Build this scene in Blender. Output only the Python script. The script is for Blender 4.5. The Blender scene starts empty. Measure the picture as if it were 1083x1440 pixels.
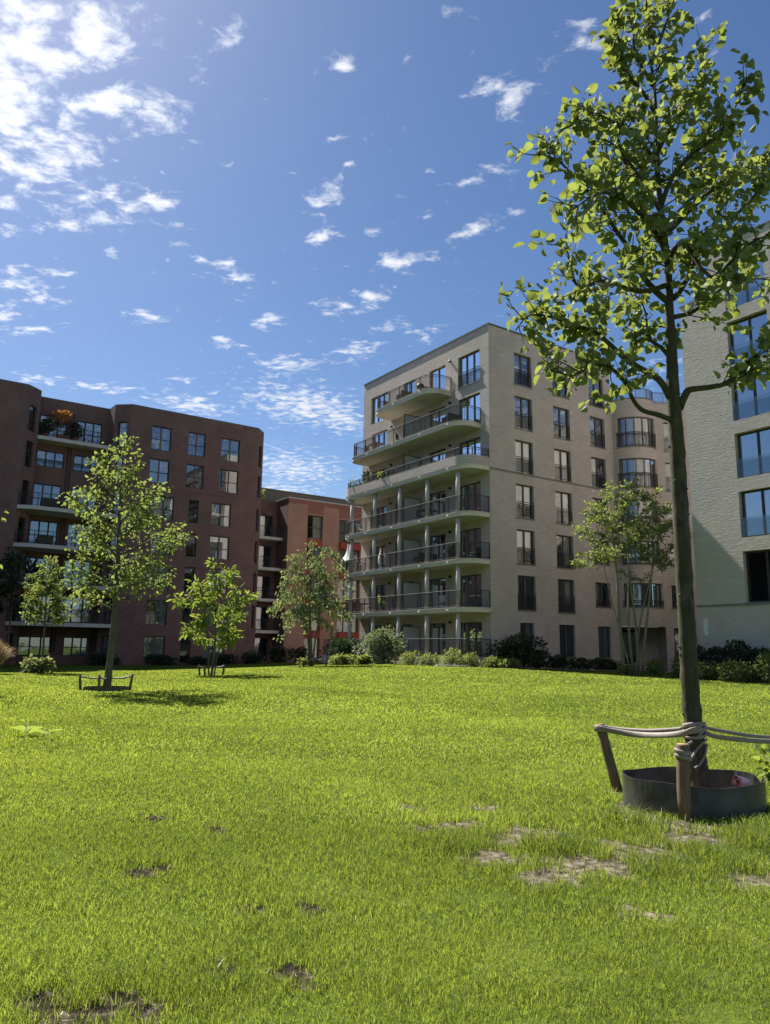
import bpy, math, random
import numpy as np
from mathutils import Vector, Matrix

random.seed(7); rng = np.random.default_rng(11)
S = bpy.context.scene
COL = S.collection
PI = math.pi
R = math.radians

# ------------------------------------------------------------------ objects
def tag(o, label=None, cat=None, group=None, kind=None):
    if label: o['label'] = label
    if cat: o['category'] = cat
    if group: o['group'] = group
    if kind: o['kind'] = kind
    return o

def empty(name, loc, label=None, cat=None, group=None, rz=0.0):
    o = bpy.data.objects.new(name, None); COL.objects.link(o)
    o.location = loc; o.rotation_euler = (0, 0, rz); o.empty_display_size = .2
    return tag(o, label, cat, group)

def link(name, me, mats, parent=None):
    for m in (mats if isinstance(mats, (list, tuple)) else [mats]): me.materials.append(m)
    o = bpy.data.objects.new(name, me); COL.objects.link(o)
    if parent is not None:
        o.parent = parent
        # things keep world-space meshes: undo the thing's placement
        p = parent; M = Matrix.Identity(4); chain = []
        while p is not None: chain.append(p); p = p.parent
        for q in reversed(chain): M = M @ Matrix.LocRotScale(q.location, q.rotation_euler, q.scale)
        if not me.get('local'): me.transform(M.inverted())
    return o

class MB:
    """collects polygons (with uv in metres) and builds them as one mesh"""
    def __init__(s): s.v = []; s.f = []; s.uv = []; s.mi = []; s.sm = []
    def poly(s, pts, mi=0, uvs=None, smooth=False):
        b = len(s.v); s.v += [tuple(p) for p in pts]; s.f.append(tuple(range(b, b+len(pts))))
        if uvs is None: uvs = [(p[0]*.7+p[1]*.7, p[2]) for p in pts]
        s.uv += list(uvs); s.mi.append(mi); s.sm.append(smooth)
    def grid_faces(s, verts, faces, mi=0, smooth=True):
        b = len(s.v); s.v += [tuple(p) for p in verts]
        for f in faces:
            s.f.append(tuple(b+i for i in f)); s.mi.append(mi); s.sm.append(smooth)
            s.uv += [(verts[i][0]*.7+verts[i][1]*.7, verts[i][2]) for i in f]
    def prism(s, foot, z0, z1, mi=0, mtop=None, mbot=None):
        n = len(foot)
        a = sum(foot[i][0]*foot[(i+1) % n][1]-foot[(i+1) % n][0]*foot[i][1] for i in range(n))
        if a < 0: foot = foot[::-1]
        run = 0.0
        for i in range(n):
            p, q = foot[i], foot[(i+1) % n]
            L = math.hypot(q[0]-p[0], q[1]-p[1])
            s.poly([(p[0], p[1], z0), (q[0], q[1], z0), (q[0], q[1], z1), (p[0], p[1], z1)], mi,
                   [(run, z0), (run+L, z0), (run+L, z1), (run, z1)]); run += L
        s.poly([(p[0], p[1], z1) for p in foot], mi if mtop is None else mtop, [(p[0], p[1]) for p in foot])
        s.poly([(p[0], p[1], z0) for p in foot[::-1]], mi if mbot is None else mbot, [(p[0], p[1]) for p in foot[::-1]])
    def box(s, c, d, a, b, z0, z1, mi=0):
        """c: xy centre, d: unit xy axis, half sizes a along d and b across"""
        n = (d[1], -d[0])
        ft = [(c[0]+d[0]*i*a+n[0]*j*b, c[1]+d[1]*i*a+n[1]*j*b) for i, j in ((-1, -1), (1, -1), (1, 1), (-1, 1))]
        s.prism(ft, z0, z1, mi)
    def tube(s, pts, radii, seg=8, mi=0, caps=True, wob=0.0):
        pts = [Vector(p) for p in pts]; n = len(pts)
        if not isinstance(radii, (list, tuple)): radii = [radii]*n
        up = Vector((0.13, 0.31, 0.94)); V = []; ref = None
        for i, p in enumerate(pts):
            t = (pts[min(i+1, n-1)]-pts[max(i-1, 0)])
            t = t.normalized() if t.length > 1e-9 else Vector((0, 0, 1))
            if ref is None:
                ref = t.orthogonal().normalized()
            else:
                ref = (ref-t*ref.dot(t)); ref = ref.normalized() if ref.length > 1e-6 else t.orthogonal().normalized()
            bt = t.cross(ref)
            for k in range(seg):
                a = 2*PI*k/seg; r = radii[i]*(1+wob*math.sin(3*a+i*1.7)+wob*.6*random.uniform(-1, 1))
                V.append(p+ref*math.cos(a)*r+bt*math.sin(a)*r)
        F = [(i*seg+k, i*seg+(k+1) % seg, (i+1)*seg+(k+1) % seg, (i+1)*seg+k) for i in range(n-1) for k in range(seg)]
        if caps: F += [tuple(range(seg))[::-1], tuple((n-1)*seg+k for k in range(seg))]
        s.grid_faces(V, F, mi, True)
    def build(s, name, mats, parent=None):
        me = bpy.data.meshes.new(name)
        me.from_pydata(s.v, [], s.f)
        uvl = me.uv_layers.new(name='UVMap')
        uvl.data.foreach_set('uv', np.array(s.uv, dtype=np.float32).ravel())
        me.polygons.foreach_set('material_index', np.array(s.mi, dtype=np.int32))
        me.polygons.foreach_set('use_smooth', np.array(s.sm, dtype=bool))
        me.update()
        return link(name, me, mats, parent)

def np_mesh(name, verts, loops, starts, totals, mats, parent=None, attrs=None):
    me = bpy.data.meshes.new(name)
    me.vertices.add(len(verts)); me.vertices.foreach_set('co', verts.astype(np.float32).ravel())
    me.loops.add(len(loops)); me.loops.foreach_set('vertex_index', loops.astype(np.int32))
    me.polygons.add(len(starts)); me.polygons.foreach_set('loop_start', starts.astype(np.int32))
    me.polygons.foreach_set('loop_total', totals.astype(np.int32))
    me.update(calc_edges=True)
    for k, a in (attrs or {}).items():
        at = me.attributes.new(k, 'FLOAT', 'POINT'); at.data.foreach_set('value', a.astype(np.float32))
    return link(name, me, mats, parent)

# ------------------------------------------------------------------ materials
def newmat(name):
    m = bpy.data.materials.new(name); m.use_nodes = True
    nt = m.node_tree; nt.nodes.clear()
    out = nt.nodes.new('ShaderNodeOutputMaterial')
    return m, nt, out
def N(nt, t, **kw):
    n = nt.nodes.new(t)
    for k, v in kw.items():
        if k.startswith('i_'): n.inputs[k[2:].replace('_', ' ')].default_value = v
        else: setattr(n, k, v)
    return n
def L(nt, a, b): nt.links.new(a, b)
def rgb(c): return (c[0], c[1], c[2], 1.0)

def ramp(nt, fac, stops):
    r = N(nt, 'ShaderNodeValToRGB'); cr = r.color_ramp
    while len(cr.elements) < len(stops): cr.elements.new(.5)
    for e, (p, c) in zip(cr.elements, stops): e.position = p; e.color = rgb(c)
    L(nt, fac, r.inputs['Fac']); return r.outputs['Color']

def plain(name, col, rough=.6, metal=0.0, var=.25, scale=3.0, bump=0.0, bscale=40.0):
    m, nt, out = newmat(name)
    b = N(nt, 'ShaderNodeBsdfPrincipled'); b.inputs['Roughness'].default_value = rough; b.inputs['Metallic'].default_value = metal
    tc = N(nt, 'ShaderNodeTexCoord'); nz = N(nt, 'ShaderNodeTexNoise'); nz.inputs['Scale'].default_value = scale
    nz.inputs['Detail'].default_value = 6.0; L(nt, tc.outputs['Object'], nz.inputs['Vector'])
    c0 = tuple(x*(1-var) for x in col); c1 = tuple(min(1, x*(1+var)) for x in col)
    L(nt, ramp(nt, nz.outputs['Fac'], [(.3, c0), (.7, c1)]), b.inputs['Base Color'])
    if bump:
        n2 = N(nt, 'ShaderNodeTexNoise'); n2.inputs['Scale'].default_value = bscale; n2.inputs['Detail'].default_value = 4
        L(nt, tc.outputs['Object'], n2.inputs['Vector'])
        bp = N(nt, 'ShaderNodeBump'); bp.inputs['Strength'].default_value = bump; bp.inputs['Distance'].default_value = .02
        L(nt, n2.outputs['Fac'], bp.inputs['Height']); L(nt, bp.outputs['Normal'], b.inputs['Normal'])
    L(nt, b.outputs['BSDF'], out.inputs['Surface'])
    return m

def brick(name, c1, c2, mortar, bw=.22, rh=.065, bump=.6, var=.18, rough=.85, msize=.012):
    m, nt, out = newmat(name)
    b = N(nt, 'ShaderNodeBsdfPrincipled'); b.inputs['Roughness'].default_value = rough
    uv = N(nt, 'ShaderNodeTexCoord')
    br = N(nt, 'ShaderNodeTexBrick'); br.inputs['Scale'].default_value = 1.0
    br.inputs['Color1'].default_value = rgb(c1); br.inputs['Color2'].default_value = rgb(c2); br.inputs['Mortar'].default_value = rgb(mortar)
    br.inputs['Brick Width'].default_value = bw; br.inputs['Row Height'].default_value = rh; br.inputs['Mortar Size'].default_value = msize
    br.inputs['Mortar Smooth'].default_value = .3; br.inputs['Bias'].default_value = 0.0
    L(nt, uv.outputs['UV'], br.inputs['Vector'])
    nz = N(nt, 'ShaderNodeTexNoise'); nz.inputs['Scale'].default_value = .55; nz.inputs['Detail'].default_value = 7; nz.inputs['Roughness'].default_value = .62
    L(nt, uv.outputs['UV'], nz.inputs['Vector'])
    mp = N(nt, 'ShaderNodeMapping'); mp.inputs['Scale'].default_value = (1.0, 14.0, 1.0)
    L(nt, uv.outputs['UV'], mp.inputs['Vector'])
    ns = N(nt, 'ShaderNodeTexNoise'); ns.inputs['Scale'].default_value = 1.3; ns.inputs['Detail'].default_value = 4
    L(nt, mp.outputs['Vector'], ns.inputs['Vector'])
    ad = N(nt, 'ShaderNodeMath', operation='ADD'); L(nt, nz.outputs['Fac'], ad.inputs[0]); L(nt, ns.outputs['Fac'], ad.inputs[1])
    mr = N(nt, 'ShaderNodeMapRange'); mr.inputs['From Min'].default_value = .7; mr.inputs['From Max'].default_value = 1.3
    mr.inputs['To Min'].default_value = 1-var; mr.inputs['To Max'].default_value = 1+var
    L(nt, ad.outputs[0], mr.inputs['Value'])
    mx = N(nt, 'ShaderNodeVectorMath', operation='SCALE'); L(nt, br.outputs['Color'], mx.inputs[0]); L(nt, mr.outputs['Result'], mx.inputs['Scale'])
    L(nt, mx.outputs['Vector'], b.inputs['Base Color'])
    if bump:
        n3 = N(nt, 'ShaderNodeTexNoise'); n3.inputs['Scale'].default_value = 7; n3.inputs['Detail'].default_value = 5
        mp3 = N(nt, 'ShaderNodeMapping'); mp3.inputs['Scale'].default_value = (.45, 1.6, 1); L(nt, uv.outputs['UV'], mp3.inputs['Vector'])
        L(nt, mp3.outputs['Vector'], n3.inputs['Vector'])
        inv = N(nt, 'ShaderNodeMath', operation='MULTIPLY_ADD'); inv.inputs[1].default_value = -.5
        L(nt, br.outputs['Fac'], inv.inputs[0]); L(nt, n3.outputs['Fac'], inv.inputs[2])
        bp = N(nt, 'ShaderNodeBump'); bp.inputs['Strength'].default_value = bump; bp.inputs['Distance'].default_value = .03
        L(nt, inv.outputs[0], bp.inputs['Height']); L(nt, bp.outputs['Normal'], b.inputs['Normal'])
    L(nt, b.outputs['BSDF'], out.inputs['Surface'])
    return m

def glass(name, tint=(.80, .85, .87), ior=1.6, rough=.015, milk=0.0, coat=.20):
    m, nt, out = newmat(name)
    tr = N(nt, 'ShaderNodeBsdfTransparent'); tr.inputs['Color'].default_value = rgb(tint)
    gl = N(nt, 'ShaderNodeBsdfGlossy'); gl.inputs['Roughness'].default_value = rough; gl.inputs['Color'].default_value = (.9, .95, 1, 1)
    fr = N(nt, 'ShaderNodeFresnel'); fr.inputs['IOR'].default_value = ior
    tc = N(nt, 'ShaderNodeTexCoord'); nz = N(nt, 'ShaderNodeTexNoise'); nz.inputs['Scale'].default_value = .9
    L(nt, tc.outputs['Object'], nz.inputs['Vector'])
    bp = N(nt, 'ShaderNodeBump'); bp.inputs['Strength'].default_value = .12; bp.inputs['Distance'].default_value = .03
    L(nt, nz.outputs['Fac'], bp.inputs['Height']); L(nt, bp.outputs['Normal'], gl.inputs['Normal'])
    mx = N(nt, 'ShaderNodeMixShader'); ad = N(nt, 'ShaderNodeMath', operation='ADD'); ad.inputs[1].default_value = coat; L(nt, fr.outputs['Fac'], ad.inputs[0]); L(nt, ad.outputs[0], mx.inputs['Fac'])
    L(nt, tr.outputs['BSDF'], mx.inputs[1]); L(nt, gl.outputs['BSDF'], mx.inputs[2]); L(nt, mx.outputs['Shader'], out.inputs['Surface'])
    if milk:
        df = N(nt, 'ShaderNodeBsdfDiffuse'); df.inputs['Color'].default_value = (.7, .75, .77, 1); m3 = N(nt, 'ShaderNodeMixShader'); m3.inputs['Fac'].default_value = milk
        L(nt, mx.outputs['Shader'], m3.inputs[1]); L(nt, df.outputs['BSDF'], m3.inputs[2]); L(nt, m3.outputs['Shader'], out.inputs['Surface'])
    return m

def leafmat(name, dark, light, trans, tmix=.45, gloss=.08, rough=.45):
    m, nt, out = newmat(name)
    at = N(nt, 'ShaderNodeAttribute', attribute_name='tint')
    c = ramp(nt, at.outputs['Fac'], [(0.0, dark), (1.0, light)])
    t0 = tuple(x*.65 for x in trans)
    ct = ramp(nt, at.outputs['Fac'], [(0.0, t0), (1.0, trans)])
    df = N(nt, 'ShaderNodeBsdfDiffuse'); L(nt, c, df.inputs['Color'])
    tl = N(nt, 'ShaderNodeBsdfTranslucent'); L(nt, ct, tl.inputs['Color'])
    mx = N(nt, 'ShaderNodeMixShader'); mx.inputs['Fac'].default_value = tmix
    L(nt, df.outputs['BSDF'], mx.inputs[1]); L(nt, tl.outputs['BSDF'], mx.inputs[2])
    gl = N(nt, 'ShaderNodeBsdfGlossy'); gl.inputs['Roughness'].default_value = rough; gl.inputs['Color'].default_value = (1, 1, 1, 1)
    m2 = N(nt, 'ShaderNodeMixShader'); m2.inputs['Fac'].default_value = gloss
    L(nt, mx.outputs['Shader'], m2.inputs[1]); L(nt, gl.outputs['BSDF'], m2.inputs[2]); L(nt, m2.outputs['Shader'], out.inputs['Surface'])
    return m

def barkmat(name, c0, c1, moss, scale=9.0, zs=.35):
    m, nt, out = newmat(name)
    b = N(nt, 'ShaderNodeBsdfPrincipled'); b.inputs['Roughness'].default_value = .85
    tc = N(nt, 'ShaderNodeTexCoord'); mp = N(nt, 'ShaderNodeMapping'); mp.inputs['Scale'].default_value = (1, 1, zs)
    L(nt, tc.outputs['Object'], mp.inputs['Vector'])
    n1 = N(nt, 'ShaderNodeTexNoise'); n1.inputs['Scale'].default_value = scale*2; n1.inputs['Detail'].default_value = 8
    L(nt, mp.outputs['Vector'], n1.inputs['Vector'])
    n2 = N(nt, 'ShaderNodeTexNoise'); n2.inputs['Scale'].default_value = scale*.35; n2.inputs['Detail'].default_value = 5
    L(nt, tc.outputs['Object'], n2.inputs['Vector'])
    c = ramp(nt, n1.outputs['Fac'], [(.3, c0), (.7, c1)])
    f = ramp(nt, n2.outputs['Fac'], [(.42, (0, 0, 0)), (.6, (1, 1, 1))])
    mx = N(nt, 'ShaderNodeMix', data_type='RGBA'); L(nt, f, mx.inputs['Factor']); L(nt, c, mx.inputs['A']); mx.inputs['B'].default_value = rgb(moss)
    L(nt, mx.outputs['Result'], b.inputs['Base Color'])
    bp = N(nt, 'ShaderNodeBump'); bp.inputs['Strength'].default_value = .8; bp.inputs['Distance'].default_value = .01
    L(nt, n1.outputs['Fac'], bp.inputs['Height']); L(nt, bp.outputs['Normal'], b.inputs['Normal'])
    L(nt, b.outputs['BSDF'], out.inputs['Surface']); return m

M = {}
M['beige_brick'] = brick('beige_brick', (.55, .475, .42), (.46, .395, .35), (.545, .485, .435), bw=.42, rh=.055, bump=.9, var=.17)
M['pale_brick'] = brick('pale_grey_brick', (.55, .50, .44), (.455, .415, .365), (.54, .495, .435), bw=.32, rh=.055, bump=.65, var=.12)
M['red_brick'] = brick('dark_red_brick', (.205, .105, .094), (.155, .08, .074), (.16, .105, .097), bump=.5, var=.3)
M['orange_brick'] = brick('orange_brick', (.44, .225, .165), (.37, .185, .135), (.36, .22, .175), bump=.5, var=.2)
M['band_brick'] = brick('deep_red_brick_band', (.33, .125, .09), (.26, .095, .07), (.26, .13, .1), bump=.5, var=.2, rh=.09)
M['concrete'] = plain('pale_concrete', (.60, .54, .46), .8, var=.1, scale=1.5)
M['soffit'] = plain('painted_soffit', (.56, .53, .49), .8, var=.06, scale=1.5)
M['red_slab'] = plain('light_concrete', (.50, .48, .47), .8, var=.12, scale=1.5)
M['column'] = plain('painted_column', (.50, .48, .44), .7, var=.06)
M['coping'] = plain('metal_coping', (.12, .115, .11), .5, .3, var=.1)
M['pale_coping'] = plain('pale_coping', (.52, .48, .45), .7, var=.1)
M['roof'] = plain('roof_membrane', (.16, .155, .15), .9)
M['attic'] = plain('grey_brown_cladding', (.17, .145, .115), .8, var=.1)
M['rail'] = plain('dark_railing_metal', (.05, .047, .048), .75, 0.0, var=.1)
M['frame'] = plain('dark_window_frame', (.04, .037, .037), .5, .2, var=.1)
M['frame_brown'] = plain('brown_timber_mullion', (.13, .085, .055), .6, var=.2)
M['frame_grey'] = plain('grey_window_frame', (.10, .09, .08), .5, .2, var=.1)
M['sill'] = plain('stone_sill', (.20, .18, .165), .8, var=.1)
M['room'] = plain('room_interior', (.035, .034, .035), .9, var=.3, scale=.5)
M['curtain'] = plain('white_curtain', (.75, .73, .70), .9, var=.05)
M['blind'] = plain('grey_blind', (.06, .058, .06), .8, var=.08)
M['sheer'] = plain('sheer_curtain', (.38, .43, .47), .9, var=.1)
M['glass'] = glass('window_glass')
M['glass_bright'] = glass('coated_glass', (.7, .78, .82), 1.6, coat=.42)
M['glass_dim'] = glass('dim_glass', (.6, .68, .75), 1.5, coat=.0)
M['glass_clear'] = glass('balustrade_glass', (.8, .86, .88), 1.45, milk=.05, coat=0.0)
M['frost'] = plain('frosted_screen', (.42, .42, .41), .35, var=.05)
M['red_panel'] = plain('red_spandrel_panel', (.30, .04, .02), .55, var=.12, scale=2)
M['lamp'] = plain('black_wall_lamp', (.02, .02, .02), .5)
M['spout'] = plain('pale_spout', (.75, .73, .68), .5)
M['path'] = plain('pinkish_paving', (.33, .24, .2), .9, var=.2, scale=6)
M['stone'] = plain('pale_stone', (.42, .39, .35), .9, var=.15)
M['black'] = plain('black_metal', (.015, .015, .016), .4, .3)
M['white'] = plain('white_cloth', (.78, .76, .72), .9, var=.04)
M['white_metal'] = plain('white_metal', (.7, .7, .68), .5, var=.04)
M['terracotta'] = plain('terracotta', (.34, .13, .07), .8)
M['red_cushion'] = plain('red_cushion', (.28, .04, .04), .9)
M['dark_wood'] = plain('dark_wood', (.05, .038, .03), .7)

M['bark_fg'] = barkmat('mossy_bark', (.018, .016, .01), (.095, .082, .05), (.04, .043, .014))
M['bark'] = barkmat('grey_bark', (.06, .05, .04), (.15, .13, .11), (.10, .10, .05), 6)
M['bark_pale'] = barkmat('pale_bark', (.14, .12, .085), (.30, .27, .2), (.16, .16, .07), 6)
M['leaf_fg'] = leafmat('lime_leaf', (.04, .08, .02), (.13, .19, .06), (.42, .50, .095), .46, .05, .6)
M['leaf_maple'] = leafmat('maple_leaf', (.07, .105, .025), (.15, .19, .05), (.42, .52, .11), .5, .03, .6)
M['leaf_mid'] = leafmat('mid_leaf', (.06, .10, .028), (.14, .19, .06), (.40, .48, .10), .48, .03, .6)
M['leaf_bright'] = leafmat('bright_leaf', (.07, .13, .02), (.15, .22, .045), (.42, .52, .08), .48, .03, .6)
M['leaf_grey'] = leafmat('grey_green_leaf', (.09, .125, .05), (.21, .26, .13), (.40, .46, .15), .45, .03, .6)
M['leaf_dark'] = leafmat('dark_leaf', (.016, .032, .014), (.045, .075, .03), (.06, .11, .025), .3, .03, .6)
M['leaf_silver'] = leafmat('silver_leaf', (.11, .14, .085), (.28, .32, .22), (.30, .36, .14), .38, .04, .6)
M['leaf_herb'] = leafmat('herb_leaf', (.09, .13, .035), (.19, .23, .08), (.40, .47, .11), .45, .03, .6)
M['leaf_orange'] = leafmat('orange_leaf', (.34, .13, .025), (.55, .26, .06), (.6, .25, .04), .4, .05)
M['straw'] = leafmat('straw_blade', (.30, .2, .1), (.5, .37, .22), (.45, .33, .17), .35, .04)
M['grass'] = leafmat('grass_blade', (.048, .11, .013), (.25, .305, .055), (.52, .63, .08), .5, .015, .6)
M['wood'] = barkmat('weathered_stake', (.085, .055, .03), (.22, .155, .085), (.15, .105, .055), 12, .15)
M['wood_end'] = plain('cut_wood', (.42, .27, .15), .8, var=.25, scale=30)
M['strap'] = plain('rubber_strap', (.235, .205, .17), .6, var=.15, scale=15)
M['steel'] = plain('weathered_steel', (.055, .057, .06), .4, .2, var=.55, scale=5, bump=.2, bscale=18)
M['pink'] = plain('pink_cloth', (.80, .48, .50), .8, var=.1)
M['soil'] = plain('dry_soil', (.20, .155, .115), .95, var=.4, scale=18, bump=1, bscale=60)

# ------------------------------------------------------------------ ground
GX = np.array([-300, -25, -15, -10, -4, 0, 6, 12, 20, 30, 300.]); GZ = np.array([.05, .05, .10, .30, .55, .68, .66, .50, .35, .30, .30])
def G(x, y):
    x = np.asarray(x, float); y = np.asarray(y, float)
    t = np.clip((y-10)/36., 0, 1); s = t*t*(3-2*t)
    far = np.interp(x, GX, GZ)
    near = .035*np.sin(x*.7+.4*y)*np.clip((y-4)/10, 0, 1)*np.exp(-((y-14)/14)**2)
    return far*s+near
def g(x, y): return float(G(x, y))

AZA, AZB = R(-34.45), R(55.54)
class Plane:
    def __init__(s, o, az, out):
        s.o = np.array(o, float); s.d = np.array([math.sin(az), math.cos(az)])
        n = np.array([s.d[1], -s.d[0]]); s.n = n if n @ np.array(out) > 0 else -n
    def xy(s, u, off=0.): return tuple(s.o+s.d*u+s.n*off)
    def p(s, u, z, off=0.):
        q = s.o+s.d*u+s.n*off; return (q[0], q[1], z)
    def sub(s, off):
        q = Plane((0, 0), 0, (0, -1)); q.o = s.o+s.n*off; q.d = s.d; q.n = s.n; return q
def plane2(a, b, out):
    """plane through xy points a, b; u measured from a"""
    q = Plane((0, 0), 0, (0, -1)); a = np.array(a); b = np.array(b); q.o = a; q.d = (b-a)/np.linalg.norm(b-a)
    n = np.array([q.d[1], -q.d[0]]); q.n = n if n @ np.array(out) > 0 else -n
    q.len = float(np.linalg.norm(b-a)); return q

def facade(mb, pl, u0, u1, z0, z1, holes=(), depth=.24, mi=0, mroom=1, room=True):
    us = sorted({u0, u1, *[h[0] for h in holes], *[h[1] for h in holes]}); zs = sorted({z0, z1, *[h[2] for h in holes], *[h[3] for h in holes]})
    us = [u for u in us if u0 <= u <= u1]; zs = [z for z in zs if z0 <= z <= z1]
    for i in range(len(us)-1):
        run = None
        for j in range(len(zs)-1):
            uc, zc = (us[i]+us[i+1])/2, (zs[j]+zs[j+1])/2
            hole = any(h[0] < uc < h[1] and h[2] < zc < h[3] for h in holes)
            if not hole and run is None: run = zs[j]
            if run is not None and (hole or j == len(zs)-2):
                top = zs[j] if hole else zs[j+1]
                a, b = us[i], us[i+1]
                mb.poly([pl.p(a, run), pl.p(b, run), pl.p(b, top), pl.p(a, top)], mi, [(a, run), (b, run), (b, top), (a, top)]); run = None
    for (a, b, c, d) in holes:
        for (p, q, ww) in (((a, c), (b, c), 0), ((b, c), (b, d), 1), ((b, d), (a, d), 0), ((a, d), (a, c), 1)):
            mb.poly([pl.p(*p), pl.p(*q), pl.p(*q, -depth), pl.p(*p, -depth)], mi,
                    [(p[0], p[1]), (q[0], q[1]), (q[0]+depth*ww, q[1]+depth*(1-ww)), (p[0]+depth*ww, p[1]+depth*(1-ww))])
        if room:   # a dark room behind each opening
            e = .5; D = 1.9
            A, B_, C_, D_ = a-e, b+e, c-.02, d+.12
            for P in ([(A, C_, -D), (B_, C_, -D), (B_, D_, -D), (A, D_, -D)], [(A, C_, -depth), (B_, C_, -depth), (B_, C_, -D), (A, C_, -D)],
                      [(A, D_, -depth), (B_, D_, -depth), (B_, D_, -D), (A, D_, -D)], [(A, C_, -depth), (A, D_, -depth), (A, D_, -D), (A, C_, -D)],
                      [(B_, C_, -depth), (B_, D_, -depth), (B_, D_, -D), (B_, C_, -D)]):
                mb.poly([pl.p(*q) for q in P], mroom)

def pbox(mb, pl, u0, u1, z0, z1, o0, o1, mi=0):
    mb.prism([pl.xy(u0, o0), pl.xy(u1, o0), pl.xy(u1, o1), pl.xy(u0, o1)], z0, z1, mi)

def window(par, pl, u0, u1, z0, z1, mull=(.5,), trans=None, rail=None, curtain=None, blind=None, fm='frame', mm=None, depth=.16,
           sill=True, name='window', fw=.07, gm='glass', railstyle='bars', balus=False):
    """a framed window set back in its opening: window (frame) > pane, sill, railing, curtain"""
    mb = MB(); o0, o1 = -depth-.07, -depth
    pbox(mb, pl, u0, u0+fw, z0, z1, o0, o1); pbox(mb, pl, u1-fw, u1, z0, z1, o0, o1)
    pbox(mb, pl, u0+fw, u1-fw, z0, z0+fw, o0, o1); pbox(mb, pl, u0+fw, u1-fw, z1-fw, z1, o0, o1)
    W = u1-u0; mw = .055
    for f in mull: pbox(mb, pl, u0+W*f-mw, u0+W*f+mw, z0+fw, z1-fw, o0-.002, o1+.012, 1)
    if trans:
        xs = [u0+fw]+[x for f in mull for x in (u0+W*f-mw, u0+W*f+mw)]+[u1-fw]
        for k in range(0, len(xs), 2): pbox(mb, pl, xs[k], xs[k+1], z0+(z1-z0)*trans-.03, z0+(z1-z0)*trans+.03, o0, o1)
    fr = mb.build(name, [M[fm], M[mm or fm]], par)
    m = MB(); o = -depth-.04
    xs = [u0+fw]+[x for f in mull for x in (u0+W*f-mw, u0+W*f+mw)]+[u1-fw]
    for k in range(0, len(xs), 2):
        m.poly([pl.p(xs[k], z0+fw, o), pl.p(xs[k+1], z0+fw, o), pl.p(xs[k+1], z1-fw, o), pl.p(xs[k], z1-fw, o)])
    m.build('pane', M[gm], fr)
    if sill:
        m = MB(); pbox(m, pl, u0-.06, u1+.06, z0-.07, z0-.004, -depth+.002, .05); m.build('sill', M['sill'], fr)
    if rail:
        m = MB(); zt = z0+rail
        pbox(m, pl, u0+.01, u1-.01, zt-.04, zt, .0, .05); pbox(m, pl, u0+.01, u1-.01, z0+.08, z0+.11, .005, .045)
        pbox(m, pl, u0+.01, u1-.01, zt-.16, zt-.13, .005, .045)
        n = max(2, int(W/.085))
        for k in range(n+1):
            uc = u0+.03+(W-.06)*k/n; pbox(m, pl, uc-.008, uc+.008, z0+.11, zt-.16, .015, .035)
        m.build('railing', M['rail'], fr)
    if balus:
        m = MB(); pbox(m, pl, u0+.02, u1-.02, z0+.03, z0+1.0, -.045, -.03); m.build('glass_balustrade', M['glass_clear'], fr)
    if curtain:
        m = MB()
        for (f0, f1, zb) in curtain:
            a, b = u0+W*f0, u0+W*f1; n = max(6, int((b-a)/.05)); zz0 = z0+(z1-z0)*zb
            for k in range(n):
                x0, x1 = a+(b-a)*k/n, a+(b-a)*(k+1)/n; oa = -depth-.2+.025*math.cos(k*1.9); ob = -depth-.2+.025*math.cos((k+1)*1.9)
                m.poly([pl.p(x0, zz0, oa), pl.p(x1, zz0, ob), pl.p(x1, z1, ob), pl.p(x0, z1, oa)])
        m.build('curtain', M[blind or 'curtain'], fr)
    elif blind:
        m = MB()
        zb = z0+.02; n = int((z1-z0)/.06)
        for k in range(n):
            za = zb+(z1-z0)*k/n; m.poly([pl.p(u0+.03, za, -depth-.14), pl.p(u1-.03, za, -depth-.14), pl.p(u1-.03, za+.055, -depth-.165), pl.p(u0+.03, za+.055, -depth-.165)])
        m.build('blind', M[blind], fr)
    return fr

def path_rail(pts, z0, z1, name, par, mat='rail', step=.095, post=1.3, bar=.007, mid=None):
    """balustrade along an xy polyline: top and bottom rail, posts, thin bars"""
    m = MB(); P = [np.array(p) for p in pts]
    for zz, r in ((z1, .026), (z0+.09, .016)) + (((mid, .014),) if mid else ()):
        m.tube([(p[0], p[1], zz) for p in P], r, 6)
    seg = [np.linalg.norm(P[i+1]-P[i]) for i in range(len(P)-1)]; T = sum(seg)
    def at(t):
        for i, sgl in enumerate(seg):
            if t <= sgl or i == len(seg)-1: return P[i]+(P[i+1]-P[i])*min(1, t/sgl), (P[i+1]-P[i])/sgl
            t -= sgl
    n = int(T/step)
    for k in range(n+1):
        q, d = at(T*k/n); m.box(q, d, bar, bar, z0+.10, z1-.02)
    n = max(1, round(T/post))
    for k in range(n+1):
        q, d = at(T*k/n); m.box(q, d, .022, .022, z0, z1-.005)
    return m.build(name, M[mat], par)

def rounded(pl, u0, u1, w, r0, r1, back=0.0, inset=0.0, seg=9, closed=True):
    """rounded slab outline on a facade plane, projecting w, corner radii r0 (u0 side) and r1 (u1 side)"""
    out = []
    u0 += inset; u1 -= inset; w -= inset
    out.append((u0, back))
    for k in range(seg+1):
        a = PI/2*k/seg; out.append((u0+r0-r0*math.cos(a), w-r0+r0*math.sin(a)))
    for k in range(seg+1):
        a = PI/2*k/seg; out.append((u1-r1+r1*math.sin(a), w-r1+r1*math.cos(a)))
    out.append((u1, back))
    return [pl.xy(*q) for q in out]

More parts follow.
